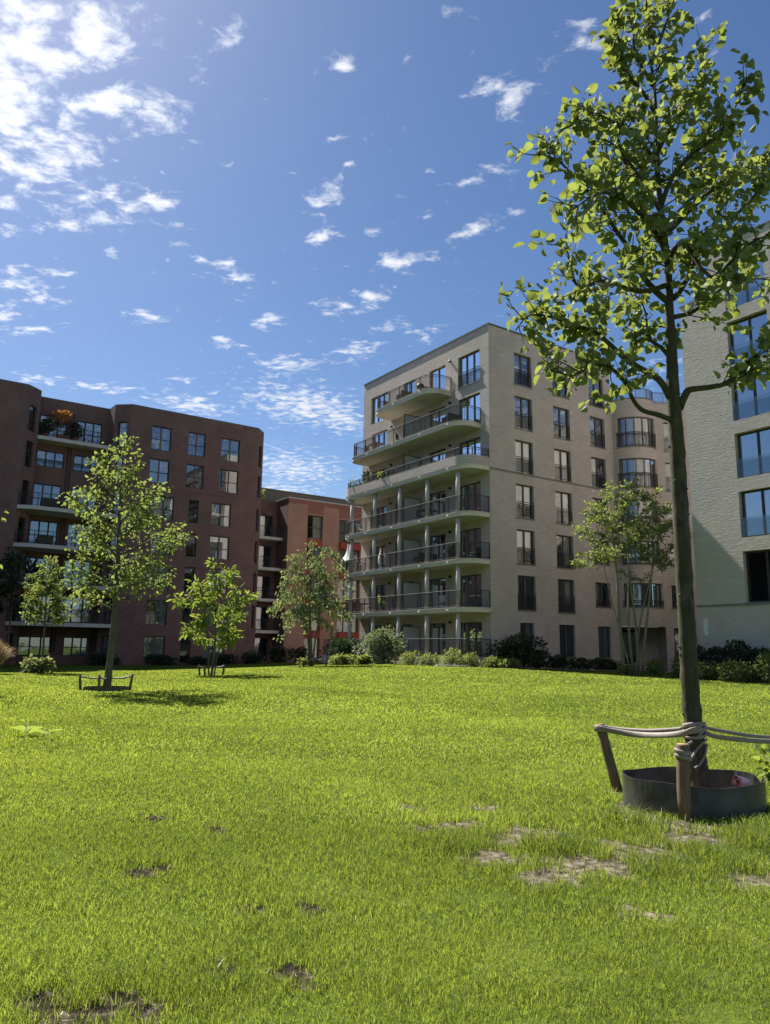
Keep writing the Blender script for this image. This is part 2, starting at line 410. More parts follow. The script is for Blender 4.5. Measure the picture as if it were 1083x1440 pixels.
# ------------------------------------------------------------------ beige brick apartment building
Cn = (6.7206, 48.2712)
A = Plane(Cn, AZA, (-.8, -.6)); B = Plane(Cn, AZB, (.5, -.8))
beige = empty('apartment_building', (Cn[0], Cn[1], 0), 'beige brick apartment building with curved balconies on one side', 'building')
TOP = 23.12; UB = 12.2; UA = 15.17
tops = [3.43, 6.48, 9.5, 12.55, 15.57, 18.65, 21.72]; bots = [1.25, 4.24, 7.25, 10.3, 13.35, 16.4, 19.47]
cols = [(2.31, 3.95), (6.03, 7.68), (9.83, 11.43)]
holesB = []
for r in range(7):
    for c, (a, b) in enumerate(cols):
        zb = bots[r]
        if c == 2 and r in (1, 2, 3): zb += .55
        if r == 0: a, b = [(2.49, 3.74), (6.08, 7.62), (9.96, 11.3)][c]
        holesB.append((a, b, zb, tops[r]))
flo = [1.22, 4.27, 7.3, 10.31, 13.38, 16.42, 19.47]
holesA = []
for r in range(7):
    z0 = flo[r]+.04
    holesA += [(.88, 3.12, z0 if r < 6 else 19.5, tops[r])]
    holesA += [(4.53, 6.4, z0, tops[r]), (8.15, 9.6, z0, tops[r]), (11.68, 14.05 if r == 6 else 13.9, z0, tops[r])]
    if r < 4: holesA += [(10.15, 10.52, z0, tops[r])]
mb = MB()
facade(mb, B, 0, UB, 0, TOP, holesB); facade(mb, A, 0, UA, 0, TOP, holesA)
c0, c1 = A.xy(UA), B.xy(UB); c2 = (c0[0]+c1[0]-Cn[0], c0[1]+c1[1]-Cn[1])
for a, b in ((c0, c2), (c2, c1)):
    Lr = math.dist(a, b); mb.poly([(*a, 0), (*b, 0), (*b, TOP), (*a, TOP)], 0, [(0, 0), (Lr, 0), (Lr, TOP), (0, TOP)])
mb.poly([(*Cn, TOP-.4), (*c1, TOP-.4), (*c2, TOP-.4), (*c0, TOP-.4)], 2)
# wing
iw = B.xy(11.95, -.02); Wp = Plane(iw, R(88), (0, -1)); WT = 20.09; WL = 15.0
t0, t1, NB = .25, 3.55, 14
def bay(t, off=0.0):
    """point on the bowed oriel: t in 0..1"""
    ang = (t-.5)*2*R(62); Rr = (t1-t0)/2/math.sin(R(62))
    u = (t0+t1)/2+(Rr+off)*math.sin(ang); o = (Rr+off)*math.cos(ang)-Rr*math.cos(R(62))
    return Wp.xy(u, o)
def arc(mb, a, b, z0, z1, off=0.0, mi=0, n=NB, smooth=True):
    V = []
    for k in range(n+1):
        q = bay(a+(b-a)*k/n, off); V += [(*q, z0), (*q, z1)]
    base = len(mb.v); mb.v += V; Lr = 3.9*(b-a)
    for k in range(n):
        mb.f.append((base+2*k, base+2*k+2, base+2*k+3, base+2*k+1)); mb.mi.append(mi); mb.sm.append(smooth)
        x0, x1 = Lr*k/n, Lr*(k+1)/n; mb.uv += [(x0, z0), (x1, z0), (x1, z1), (x0, z1)]
def arcbox(mb, a, b, z0, z1, o0, o1, mi=0, n=NB):
    arc(mb, a, b, z0, z1, o0, mi, n); arc(mb, a, b, z0, z1, o1, mi, n)
    for z in (z0, z1):
        for k in range(n):
            q = [bay(a+(b-a)*(k+i)/n, o) for i, o in ((0, o0), (1, o0), (1, o1), (0, o1))]; mb.poly([(*p, z) for p in q], mi)
    for t in (a, b): mb.poly([(*bay(t, o0), z0), (*bay(t, o1), z0), (*bay(t, o1), z1), (*bay(t, o0), z1)], mi)
wcol = (4.1, 5.2); holesW = []
wt = [3.41, 6.46, 9.45, 12.5, 15.55, 18.63]; wb = [1.25, 4.83, 7.86, 10.86, 13.4, 16.42]
for r in range(6):
    holesW.append((wcol[0], wcol[1], wb[r], wt[r])); holesW.append((8.2, 9.8, wb[r], wt[r]))
facade(mb, Wp, t1, WL, 0, WT, holesW); facade(mb, Wp, 0, t0, 0, WT)
bz = [(4.85, 6.5), (7.86, 9.5), (10.86, 12.55), (13.45, 15.6), (16.5, 18.72)]
zz = 3.48
ba, bb = .1, .9
for (z0, z1) in bz:
    arc(mb, 0, 1, zz, z0); arc(mb, 0, ba, z0, z1, 0, 0, 3); arc(mb, bb, 1, z0, z1, 0, 0, 3); zz = z1
    for t in (ba, bb): mb.poly([(*bay(t), z0), (*bay(t, -.2), z0), (*bay(t, -.2), z1), (*bay(t), z1)], 0)
    for z in (z0, z1):
        for k in range(NB):
            q = [bay(ba+(bb-ba)*(k+i)/NB, o) for i, o in ((0, 0), (1, 0), (1, -.2), (0, -.2))]; mb.poly([(*p, z) for p in q], 0)
arc(mb, 0, 1, zz, WT)
mb.poly([(*bay(k/NB), 3.48) for k in range(NB+1)], 0)
facade(mb, Wp.sub(-1.6), t0-.3, t1+.3, 0, 3.48, [], mi=0)           # recessed entrance under the oriel
for t in (t0, t1): mb.poly([Wp.p(t, 0), Wp.p(t, 0, -1.6), Wp.p(t, 3.48, -1.6), Wp.p(t, 3.48)], 0)
mb.poly([Wp.p(t0, 3.47), Wp.p(t1, 3.47), Wp.p(t1, 3.47, -1.6), Wp.p(t0, 3.47, -1.6)], 0)
mb.poly([Wp.p(t0, 3.6, -2.2), Wp.p(t1, 3.6, -2.2), Wp.p(t1, WT, -2.2), Wp.p(t0, WT, -2.2)], 1)
w0, w1 = Wp.xy(WL), Wp.xy(WL, -12); mb.poly([(*w0, 0), (*w1, 0), (*w1, WT), (*w0, WT)], 0)
mb.poly([Wp.p(t0, WT-.5), Wp.p(WL, WT-.5), Wp.p(WL, WT-.5, -12), Wp.p(t0, WT-.5, -12)], 2)
mb.poly([Wp.p(t0, WT-.5), *[(*bay(k/NB), WT-.5) for k in range(1, NB)], Wp.p(t1, WT-.5)], 2)
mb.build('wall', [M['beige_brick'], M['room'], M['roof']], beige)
# coping, dark strip painting the shade of a groove
m = MB()
pbox(m, B, -.03, UB, TOP, TOP+.12, -.35, .04); pbox(m, A, .36, UA, TOP, TOP+.12, -.35, .04); m.build('coping', M['coping'], beige)
m = MB(); pbox(m, B, .012, UB-.26, 13.2, 13.33, -.01, .03); m.build('band_course', M['sill'], beige)
m = MB(); arcbox(m, 0, 1, WT, WT+.07, -.25, .03); pbox(m, Wp, t1, WL, WT, WT+.07, -.25, .03); m.build('coping', M['sill'], beige)
path_rail([bay(k/NB, -.12) for k in range(NB+1)]+[Wp.xy(WL, -.1)], WT+.07, WT+.85, 'roof_railing', beige, post=.9, step=.1, bar=.011)
m = MB(); pbox(m, Wp, .4, WL, WT-.5, WT+1.5, -6, -4.2); m.build('roof_pavilion', M['pale_coping'], beige)
# windows, right-hand face
rw = random.Random(3)
reflB = {(6, 0): None, (4, 0): [(0, .95, .0)], (4, 1): [(.1, 1, 0.)], (3, 0): [(.05, .3, 0), (.5, .95, .35)], (3, 1): [(.05, .3, 0), (.5, 1, .3)], (2, 0): [(.04, .5, 0), (.55, .9, .4)],
         (2, 1): [(.5, 1, .1)], (1, 0): [(.04, .3, .45)], (1, 1): [(.04, .3, .1), (.5, 1, .3)]}  # pale cloth hung in place of reflections of a sunlit wall
for k, (a, b, z0, z1) in enumerate(holesB):
    r, c = divmod(k, 3)
    cu = reflB.get((r, c)); bl = None
    if cu is None and rw.random() < .55: cu = [(0, rw.uniform(.2, .45), 0)] if rw.random() < .5 else [(rw.uniform(.55, .75), 1, 0)]; bl = 'sheer'
    window(beige, B, a, b, z0, z1, (.5,), None, None if r == 0 else (1.08 if (c != 2 or r > 3) else .42), cu, bl, 'frame_grey', name='french_window')
for k, (a, b, z0, z1) in enumerate(holesW):
    r = k//2
    window(beige, Wp, a, b, z0, z1, (.5,), None, None if r == 0 else (1.05 if r > 3 else .45), None if k % 3 else [(0, .35, 0)], None if k % 3 else 'sheer', 'frame_grey', name='french_window')
for i, (z0, z1) in enumerate(bz):
    m = MB(); arcbox(m, ba, bb, z0, z0+.08, -.2, -.1); arcbox(m, ba, bb, z1-.08, z1, -.2, -.1)
    for t in (ba+.012, ba+.16, ba+.32, ba+.48, ba+.64, bb-.012): arcbox(m, t-.012, t+.012, z0+.08, z1-.08, -.19, -.11, 0, 1)
    fr = m.build('oriel_window', M['frame_grey'], beige)
    m = MB()
    for t in (ba+.012, ba+.16, ba+.32, ba+.48, ba+.64): arc(m, t+.012, t+(.148 if t < ba+.02 or t > ba+.6 else .148), z0+.08, z1-.08, -.15, 0, 3)
    m.build('pane', M['glass'], fr)
    m = MB(); arc(m, ba+.2, ba+.34, z0+.02, z1-.1, -.4, 0, 8); arc(m, ba+.62, ba+.78, z0+.02, z1-.1, -.4, 0, 8); m.build('curtain', M['sheer'], fr)
    m = MB(); hh = 1.08 if i > 2 else .45
    arcbox(m, ba-.015, bb+.015, z0+hh-.04, z0+hh, .0, .05); arcbox(m, ba-.015, bb+.015, z0+hh-.17, z0+hh-.14, .0, .04); arcbox(m, ba-.015, bb+.015, z0+.08, z0+.11, .0, .04)
    for k in range(41):
        t = ba-.01+(bb-ba+.02)*k/40; arcbox(m, t-.002, t+.002, z0+.1, z0+hh-.02, .012, .03, 0, 1)
    m.build('railing', M['rail'], fr)
    m = MB(); arcbox(m, ba-.02, bb+.02, z0-.07, z0-.004, -.1, .05); m.build('sill', M['sill'], fr)
# entrance door under the oriel
m = MB(); W2 = Wp.sub(-1.6)
pbox(m, W2, .75, 2.1, 1.0, 3.3, .0, .06); dr = m.build('entrance_door', M['black'], beige)
m = MB(); pbox(m, W2, .95, 1.9, 1.3, 3.1, .062, .07); m.build('pane', M['glass'], dr)
m = MB(); W2 and m.tube([W2.p(1.95, 1.8, .12), W2.p(1.95, 2.4, .12)], .02, 6); m.build('handle', M['frame_brown'], dr)
# windows, balcony face
for (a, b, z0, z1) in holesA:
    w = b-a; r = max(i for i in range(7) if flo[i]-.1 <= z0)
    ml = (.34, .67) if w > 2 else ((.5,) if w > 1 else ())
    cu = None; bl = None
    if rw.random() < .5 and w > 1: cu = [(0, rw.uniform(.25, .6), 0)] if rw.random() < .5 else [(rw.uniform(.45, .7), 1, 0)]; bl = 'sheer'
    if r in (4, 5) and w > 1 and a < 7: cu = [(0, 1, 0)] if r == 4 else [(.35, 1, 0)]; bl = 'curtain'
    if r == 6 and a < 1: cu = [(.2, .6, 0)]; bl = 'sheer'
    window(beige, A, a, b, z0, z1, ml, None, 1.0 if (r == 6 and a < 1) else None, cu, bl, 'frame_grey', name='balcony_door' if w > 1 else 'narrow_window', sill=(r == 6 and a < 1))
# balconies
WB = 1.92
def balcony(u0, u1, zt, th, r0=1.1, r1=1.1, up=None, rail=True, rz=None, spouts=True, name='balcony'):
    m = MB()
    m.prism(rounded(A, u0, u1, WB, r0, r1, back=.004), zt-th, zt, 0, 0, 1)
    m.prism(rounded(A, u0-.03, u1+.03, WB+.03, r0, r1, back=.005), zt-.05, zt-.002+.006, 0)
    sl = m.build(name, [M['concrete'], M['soffit']], beige)
    zr = zt
    if up:
        m = MB(); o = rounded(A, u0, u1, WB+.015, r0, r1, back=.006); i_ = rounded(A, u0, u1, WB, r0, r1, back=.006, inset=.18)
        for k in range(len(o)-1):
            m.prism([o[k], o[k+1], i_[k+1], i_[k]], zt+.03, up, 0)
        m.build('parapet', M['beige_brick'], sl); zr = up
    if rail: path_rail(rounded(A, u0, u1, WB, r0, r1, back=.02, inset=.07), zr, rz, 'railing', sl, mid=rz-.13 if zt > 13 else None, post=1.25 if zt > 13 else 1.6)
    if spouts:
        for u in (1.9, 4.9, 8.2, 11.6, 14.0):
            if u0+.8 < u < u1-.8:
                m = MB(); m.tube([A.p(u, zt-.17, WB-.03), A.p(u, zt-.17, WB+.09)], .045, 8); m.build('spout', M['spout'], sl)
    return sl
for zt in flo[1:4]: balcony(.02, UA+.08, zt, .29, rz=zt+1.06)
balcony(.02, UA+.08, 13.4, .3, up=13.98, rz=14.5)
balcony(.77, 14.35, 16.42, .32, r1=.9, rz=17.5)
balcony(3.85, 11.25, 19.47, .32, rz=20.52)
m = MB(); m.prism(rounded(A, .0, UA+2.2, WB+.1, .05, .05, back=.004), -.2, 1.2, 0)
ter = m.build('terrace', M['concrete'], beige)
path_rail(rounded(A, .0, UA+2.2, WB+.1, .05, .05, back=.02, inset=.06), 1.2, 2.33, 'railing', ter)
for r in range(4):
    z0, z1 = flo[r]+(.0 if r == 0 else .006), (flo[r+1]-.29 if r < 3 else 13.1)
    for u in (1.35, 4.55, 7.75, 10.95, 14.15):
        m = MB(); m.tube([A.p(u, z0-.003, 1.55), A.p(u, z1+.003, 1.55)], .155, 20); m.build('column', M['column'], beige)
for r in range(7):
    z = flo[r]; us = (7.25,) if r != 6 else ()
    for u in us:
        m = MB(); pbox(m, A, u-.012, u+.012, z+.1, z+1.95, .12, 1.55); fr = m.build('screen', M['frost'], beige)
        m = MB(); pbox(m, A, u-.025, u+.025, z+1.95, z+2.0, .07, 1.6); pbox(m, A, u-.025, u+.025, z+.01, z+1.95, 1.55, 1.6); pbox(m, A, u-.025, u+.025, z+.01, z+1.95, .07, .12); m.build('screen_frame', M['rail'], fr)
    for u in (3.98, 11.1):
        if r == 6 and u > 11: continue
        m = MB(); m.tube([A.p(u, tops[r]-.05+.08, .0), A.p(u, tops[r]-.05+.08, .12)], .09, 12); m.build('wall_lamp', M['lamp'], beige)
m = MB(); m.tube([B.p(6.25, 22.35, -.01), B.p(6.25, 22.35, .03)], .08, 10); m.build('vent', M['lamp'], beige)

# ------------------------------------------------------------------ dark red brick building
Lr = Plane((-14, 69.3625), AZB, (.56, -.82))
red = empty('apartment_building', (-14, 69.36, 0), 'dark red brick apartment building with angled corners and a balcony recess', 'building')
rt = [2.48, 5.49, 8.55, 11.52, 14.54, 17.77, 20.72]; rb = [.6, 3.4, 6.36, 9.43, 12.45, 15.62, 18.6]; RT = 22.2; RB = -.2
mb = MB(); H = []; spec = []
for r in range(7):
    if r >= 5: cc = [(-7.87, -6.12, 0), (-4.54, -2.94, 0), (-1.4, .42, 0)]
    else: cc = [(-7.3, -5.5, 0), (-4.16, -3.24, 1), (-2.0, -.15, 0)]
    for (a, b, nar) in cc:
        z0 = rb[r]
        if r == 0 and nar: z0 = .3
        H.append((a, b, z0, rt[r])); spec.append((r, cc.index((a, b, nar)), nar))
facade(mb, Lr, -9.7, 2.25, RB, RT, H)
HL = [(-21.75, -20.0, rb[r], rt[r]) if r > 0 else (-21.75, -20.0, .6, 2.48) for r in range(7)]
HL = [(a, b, c, d+.2) if r >= 5 else (a, b, c, d) for r, (a, b, c, d) in enumerate(HL)]
facade(mb, Lr, -46, -18.0, RB, RT, HL)
chL = plane2(Lr.xy(-18.0), Lr.xy(-16.85, -1.05), Lr.n); chR = plane2(Lr.xy(-10.85, -1.05), Lr.xy(-9.7), Lr.n); chE = plane2(Lr.xy(2.25), Lr.xy(3.35, -1.15), Lr.d)
CH = {}
for nm, c in (('L', chL), ('R', chR), ('E', chE)):
    hh = [(c.len/2-.42, c.len/2+.42, rb[r]+(0 if r else -.2), rt[r]) for r in range(7)]
    if nm == 'E': hh = hh[1:]
    CH[nm] = (c, hh); facade(mb, c, 0, c.len, RB, RT, hh)
Rc = Lr.sub(-2.62); HR = []
for r in range(7):
    low = r in (5,)
    zt_ = [2.28, 5.6, 8.65, 11.75, 14.82, 17.68, 20.75][r]; zb_ = [.75, 3.45, 6.45, 9.5, 12.55, 16.3, 18.66][r]
    HR += [(-16.5, -14.35 if r > 0 else -14.0, zb_, zt_), (-13.55 if r else -13.1, -11.45 if r > 1 else -10.98, zb_, zt_)]
facade(mb, Rc, -16.62, -10.92, RB, RT, HR)
for (a, b, o) in ((-16.85, -16.62, -1.05), (-10.85, -10.92, -1.05)):
    p, q = Lr.xy(a, o), Lr.xy(b, -2.62); mb.poly([(*p, RB), (*q, RB), (*q, RT), (*p, RT)], 0, [(0, RB), (1.6, RB), (1.6, RT), (0, RT)])
# end wall, and an unseen arm added so low windows reflect dark brick
e0, e1 = Lr.xy(3.35, -1.15), Lr.xy(3.35, -13); mb.poly([(*e0, RB), (*e1, RB), (*e1, RT), (*e0, RT)], 0, [(0, RB), (12, RB), (12, RT), (0, RT)])
k0, k1 = Lr.xy(-46), Lr.xy(-46, 62); RA = 14.5
mb.poly([(*k0, RB), (*k1, RB), (*k1, RA), (*k0, RA)], 0, [(0, RB), (62, RB), (62, RA), (0, RA)])
k2, k3 = Lr.xy(-58, 62), Lr.xy(-58, -13); k4 = Lr.xy(-58); k5 = Lr.xy(-46)
mb.poly([(*k1, RB), (*k2, RB), (*k2, RA), (*k1, RA)], 0); mb.poly([(*k2, RB), (*k4, RB), (*k4, RA), (*k2, RA)], 0); mb.poly([(*k4, RB), (*k3, RB), (*k3, RT), (*k4, RT)], 0)
mb.poly([(*k5, RA), (*k4, RA), (*k4, RT), (*k5, RT)], 0); mb.poly([(*k5, RA), (*k1, RA), (*k2, RA), (*k4, RA)], 2); mb.poly([(*k3, RB), (*e1, RB), (*e1, RT), (*k3, RT)], 0)
zf = RT-.35
roof = [Lr.xy(-46), Lr.xy(-18), Lr.xy(-16.85, -1.05), Lr.xy(-16.62, -2.62), Lr.xy(-10.92, -2.62), Lr.xy(-10.85, -1.05), Lr.xy(-9.7), Lr.xy(2.25), Lr.xy(3.35, -1.15), Lr.xy(3.35, -13), Lr.xy(-58, -13), k4]
mb.poly([(*p, zf) for p in roof], 2)
mb.build('wall', [M['red_brick'], M['room'], M['roof']], red)
m = MB()
edge = roof[:10]; ins = [Lr.xy(-46, -.3), Lr.xy(-18.12, -.3), Lr.xy(-17.1, -1.2), Lr.xy(-16.9, -2.92), Lr.xy(-10.64, -2.92), Lr.xy(-10.6, -1.2), Lr.xy(-9.58, -.3), Lr.xy(2.13, -.3), Lr.xy(3.05, -1.28), Lr.xy(3.05, -13)]
for k in range(9): m.prism([edge[k], edge[k+1], ins[k+1], ins[k]], RT, RT+.09)
m.build('coping', M['coping'], red)
m = MB(); pbox(m, Lr, -9.69, 2.24, 15.18, 15.27, .002, .03); m.build('band_course', M['red_brick'], red)
rw = random.Random(5)
for (a, b, z0, z1), (r, c, nar) in zip(H, spec):
    cu, bl = None, None
    if (r, c) == (5, 2): bl = 'blind'
    elif c == 2 and r in (1, 2, 3, 4, 0): cu = [(.03, .46, 0), (.54, .97, 0)]; bl = 'curtain'  # white cloth stands in for a sunlit wall's reflection
    elif c == 2: cu = [(0.05, .45, 0), (.55, .95, 0)]; bl = 'sheer'
    elif c == 0: cu = [(.5, 1, 0)] if r in (6, 1) else [(0, 1, 0)]; bl = 'sheer'
    elif nar and r in (2, 3): cu = [(0, .8, .75)]; bl = 'curtain'
    window(red, Lr, a, b, z0, z1, () if nar else (.5,), None if (r == 0) else .46, None, cu, bl, 'frame', 'frame' if nar else 'frame_brown', name='window', sill=False, depth=.15)
for r, (a, b, z0, z1) in enumerate(HL): window(red, Lr, a, b, z0, z1, (.5,), .46, None, [(0, 1, 0)], 'sheer', 'frame', sill=False)
for nm, (c, hh) in CH.items():
    for r, (a, b, z0, z1) in enumerate(hh): window(red, c, a, b, z0, z1, (), .46, None, [(0, .5, 0)] if nm == 'R' else None, 'sheer' if nm == 'R' else None, 'frame', sill=False)
for k, (a, b, z0, z1) in enumerate(HR):
    r = k//2; cu = [(.68, 1, 0)] if r in (4, 2) else ([(0, 1, .0)] if r in (0, 1, 3) else None)
    window(red, Rc, a, b, z0, z1, (.34, .67), .46, .55 if r == 5 else None, cu, 'sheer', 'frame', name='window', sill=False, depth=.12)
m = MB()
for u in (-14.08, -13.82): m.tube([Rc.p(u, 1, .06), Rc.p(u, 21.2, .06)], .045, 8)
m.build('downpipe', M['rail'], red)
def redbalc(poly, zt, rail_pts):
    m = MB(); m.prism([Lr.xy(*q) for q in poly], zt-.3, zt); sl = m.build('balcony', M['red_slab'], red)
    path_rail([Lr.xy(*q) for q in rail_pts], zt, zt+1.05, 'railing', sl, step=.11)
redbalc([(-16.84, -1.15), (-10.86, -1.15), (-10.93, -2.6), (-16.6, -2.6)], 18.55, [(-16.8, -1.22), (-10.9, -1.22)])
for zt in (12.42, 9.42, 6.38, 3.36):
    redbalc([(-18.0, .03), (-16.95, .5), (-10.4, .5), (-9.72, .03), (-10.84, -1.02), (-10.9, -2.6), (-16.6, -2.6), (-16.86, -1.02)], zt, [(-17.9, .0), (-16.93, .43), (-10.42, .43), (-9.8, .0)])

# ------------------------------------------------------------------ orange brick building between them
Mo = Plane((-8, 76.108), AZB, (.56, -.82))
mid = empty('apartment_building', (-8, 76.1, 0), 'orange brick apartment building with red spandrel panels behind the drooping tree', 'building')
mb = MB(); MT = 16.42; fl = [.3, 3.32, 6.37, 9.42, 12.47]
HM = []
for r in range(5): HM.append((.28, 2.06, fl[r]+.06, fl[r]+2.5))
for r in range(5): HM.append((4.0, 6.6, fl[r]+.0, fl[r]+2.38))
facade(mb, Mo, -1.92, 14, -.2, MT, HM, depth=.3)
Mr = Mo.sub(-2.45); HM2 = [(-4.7, -2.4, fl[r]+.05, fl[r]+2.35) for r in range(5)]
facade(mb, Mr, -9, -1.92, -.2, MT-.05, HM2, mi=3)  # recess and its side face take darker brick to paint in shade
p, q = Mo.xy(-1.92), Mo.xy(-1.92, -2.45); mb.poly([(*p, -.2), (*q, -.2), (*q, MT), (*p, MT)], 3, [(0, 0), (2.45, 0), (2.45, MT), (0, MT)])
mb.poly([Mo.p(-1.92, MT-.2), Mo.p(14, MT-.2), Mo.p(14, MT-.2, -14), Mo.p(-9, MT-.2, -14), Mo.p(-9, MT-.2, -2.45), Mo.p(-1.92, MT-.2, -2.45)], 2)
for a, b in (((14, 0), (14, -14)), ((14, -14), (-9, -14)), ((-9, -14), (-9, -2.45))):
    p, q = Mo.xy(*a), Mo.xy(*b); mb.poly([(*p, -.2), (*q, -.2), (*q, MT), (*p, MT)], 0)
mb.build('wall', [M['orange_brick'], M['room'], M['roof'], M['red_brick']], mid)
m = MB(); pbox(m, Mo, -1.93, 14, MT, MT+.1, -.3, .05); pbox(m, Mo, -1.97, -1.67, MT, MT+.1, -2.6, -.3); m.build('coping', M['pale_coping'], mid)
m = MB(); pbox(m, Mo, -1.9, 14, 15.98, MT-.02, .002, .06); pbox(m, Mo, .26, 2.14, 15.12, 15.98, .002, .03); pbox(m, Mo, 4.0, 14, 15.02, 15.98, .002, .03); m.build('brick_band', M['band_brick'], mid)
m = MB(); pbox(m, Mo, -6.5, 14, MT-.25, 18.1, -12, -5); m.build('attic', M['attic'], mid)
m = MB(); pbox(m, Mo, -6.6, 14.1, 18.1, 18.2, -12.1, -4.9); m.build('attic_roof', M['attic'], mid)
for k, (a, b, z0, z1) in enumerate(HM):
    r = k % 5
    window(mid, Mo, a, b, z0, z1, (.42,) if k < 5 else (.34, .67), .5, None, [(.45, 1, 0)] if k < 5 else None, 'curtain' if k < 5 and r in (1, 4) else 'sheer', 'frame_grey', sill=False, depth=.22 if k < 5 else .9 if False else .26, name='window')
    if r > 0:
        m = MB(); pbox(m, Mo, a+.003, b-.003, z0-.72 if k < 5 else z0-.68, z0-.005, .004, .05 if k < 5 else .35); m.build('spandrel_panel', M['red_panel'], mid)
for r, (a, b, z0, z1) in enumerate(HM2):
    window(mid, Mr, a, b, z0, z1, (.38,), None, None, [(.0, .64, 0)], 'curtain', 'frame', sill=False, name='balcony_door')
    if r:
        m = MB(); m.prism([Mo.xy(-8.5, -1.0), Mo.xy(-1.94, -1.0), Mo.xy(-1.94, -2.44), Mo.xy(-8.5, -2.44)], fl[r]-.27, fl[r]+.02); sl = m.build('balcony', M['red_slab'], mid)
        path_rail([Mo.xy(-8.5, -1.06), Mo.xy(-2.0, -1.06)], fl[r]+.02, fl[r]+1.05, 'railing', sl, step=.12)

# ------------------------------------------------------------------ pale grey brick building on the right
Rp = Plane((20, 35.2383), AZA, (-.8, -.6))
pale = empty('apartment_building', (16.5, 40.3, 0), 'pale grey brick apartment building with large glazed openings and hedge at its foot', 'building')
mb = MB(); ue = 6.3; us_ = 4.48
HRt = [(6.68, 4.13), (9.74, 7.38), (12.78, 10.43), (15.85, 13.48), (18.88, 16.5), (21.95, 19.58)]
HP = [(1.42, 3.6, b, t) for (t, b) in HRt]
facade(mb, Rp, -9, us_, -.2, 23.4, HP, depth=.34); facade(mb, Rp, us_, ue, -.2, 20.72)
mb.poly([Rp.p(us_, 20.3), Rp.p(ue, 20.3), Rp.p(ue, 20.3, -26), Rp.p(us_, 20.3, -26)], 2)
for (u, z0, z1) in ((ue, -.2, 20.72), (us_, 20.3, 23.4), (-9, -.2, 23.4)):
    mb.poly([Rp.p(u, z0), Rp.p(u, z0, -26), Rp.p(u, z1, -26), Rp.p(u, z1)], 0, [(0, z0), (26, z0), (26, z1), (0, z1)])
mb.poly([Rp.p(-9, -.2, -26), Rp.p(ue, -.2, -26), Rp.p(ue, 20.72, -26), Rp.p(-9, 20.72, -26)], 0)
mb.poly([Rp.p(-9, 23, 0), Rp.p(us_, 23, 0), Rp.p(us_, 23, -26), Rp.p(-9, 23, -26)], 2)
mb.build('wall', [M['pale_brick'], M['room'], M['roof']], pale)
m = MB(); pbox(m, Rp, -9, us_+.03, 23.4, 23.5, -.35, .03); pbox(m, Rp, us_+.04, ue+.03, 20.72, 20.82, -.35, .03); m.build('coping', M['coping'], pale)
m = MB(); pbox(m, Rp, -8.99, ue-.003, 4.0, 4.1, .002, .04); m.build('band_course', M['sill'], pale)
for k, (a, b, z0, z1) in enumerate(HP):
    window(pale, Rp, a, b, z0, z1, (.5,), None, None, None, None, 'frame', name='window', depth=.26, fw=.09, sill=(k == 0), balus=k > 0, gm='glass_bright' if k else 'glass_dim')
m = MB(); pbox(m, Rp, 5.75, 5.98, 2.55, 3.4, .002, .03); m.build('vent_panel', M['white_metal'], pale)

# ------------------------------------------------------------------ foliage tools
def leaf_mesh(name, pos, dirs, nrm, size, mat, parent, tint, shape='round', fold=.25):
    """many small leaves as one mesh. pos,dirs,nrm: (n,3); size,tint: (n,)"""
    if shape == 'round': outl = [(0, 0), (.36, .16), (.47, .48), (.30, .82), (0, 1.0), (-.30, .82), (-.47, .48), (-.36, .16)]
    elif shape == 'long': outl = [(0, 0), (.13, .3), (.15, .6), (.08, .85), (0, 1.0), (-.08, .85), (-.15, .6), (-.13, .3)]
    else: outl = [(0, 0), (.34, .38), (.26, .74), (0, 1.0), (-.26, .74), (-.34, .38)]
    outl = np.array(outl); k = len(outl); n = len(pos); h = k//2
    dirs = dirs/np.linalg.norm(dirs, axis=1, keepdims=True)
    side = np.cross(dirs, nrm); side /= np.linalg.norm(side, axis=1, keepdims=True)+1e-9
    up = np.cross(side, dirs)
    s = size[:, None, None]
    x = outl[None, :, 0, None]; y = outl[None, :, 1, None]
    V = pos[:, None, :]+s*(side[:, None, :]*x+dirs[:, None, :]*y+up[:, None, :]*(np.abs(x)*fold*2-.25*y*y))
    V = V.reshape(-1, 3)
    f1 = list(range(0, h+1)); f2 = [0]+list(range(h, k))
    base = (np.arange(n)*k)[:, None]
    loops = np.concatenate([base+np.array(f1)[None], base+np.array(f2)[None]], 1).ravel()
    tot = np.tile([len(f1), len(f2)], n); st = np.concatenate([[0], np.cumsum(tot)[:-1]])
    return np_mesh(name, V, loops, st, tot, mat, parent, {'tint': np.repeat(tint, k)})

def rnd_unit(n):
    v = rng.normal(size=(n, 3)); return v/np.linalg.norm(v, axis=1, keepdims=True)

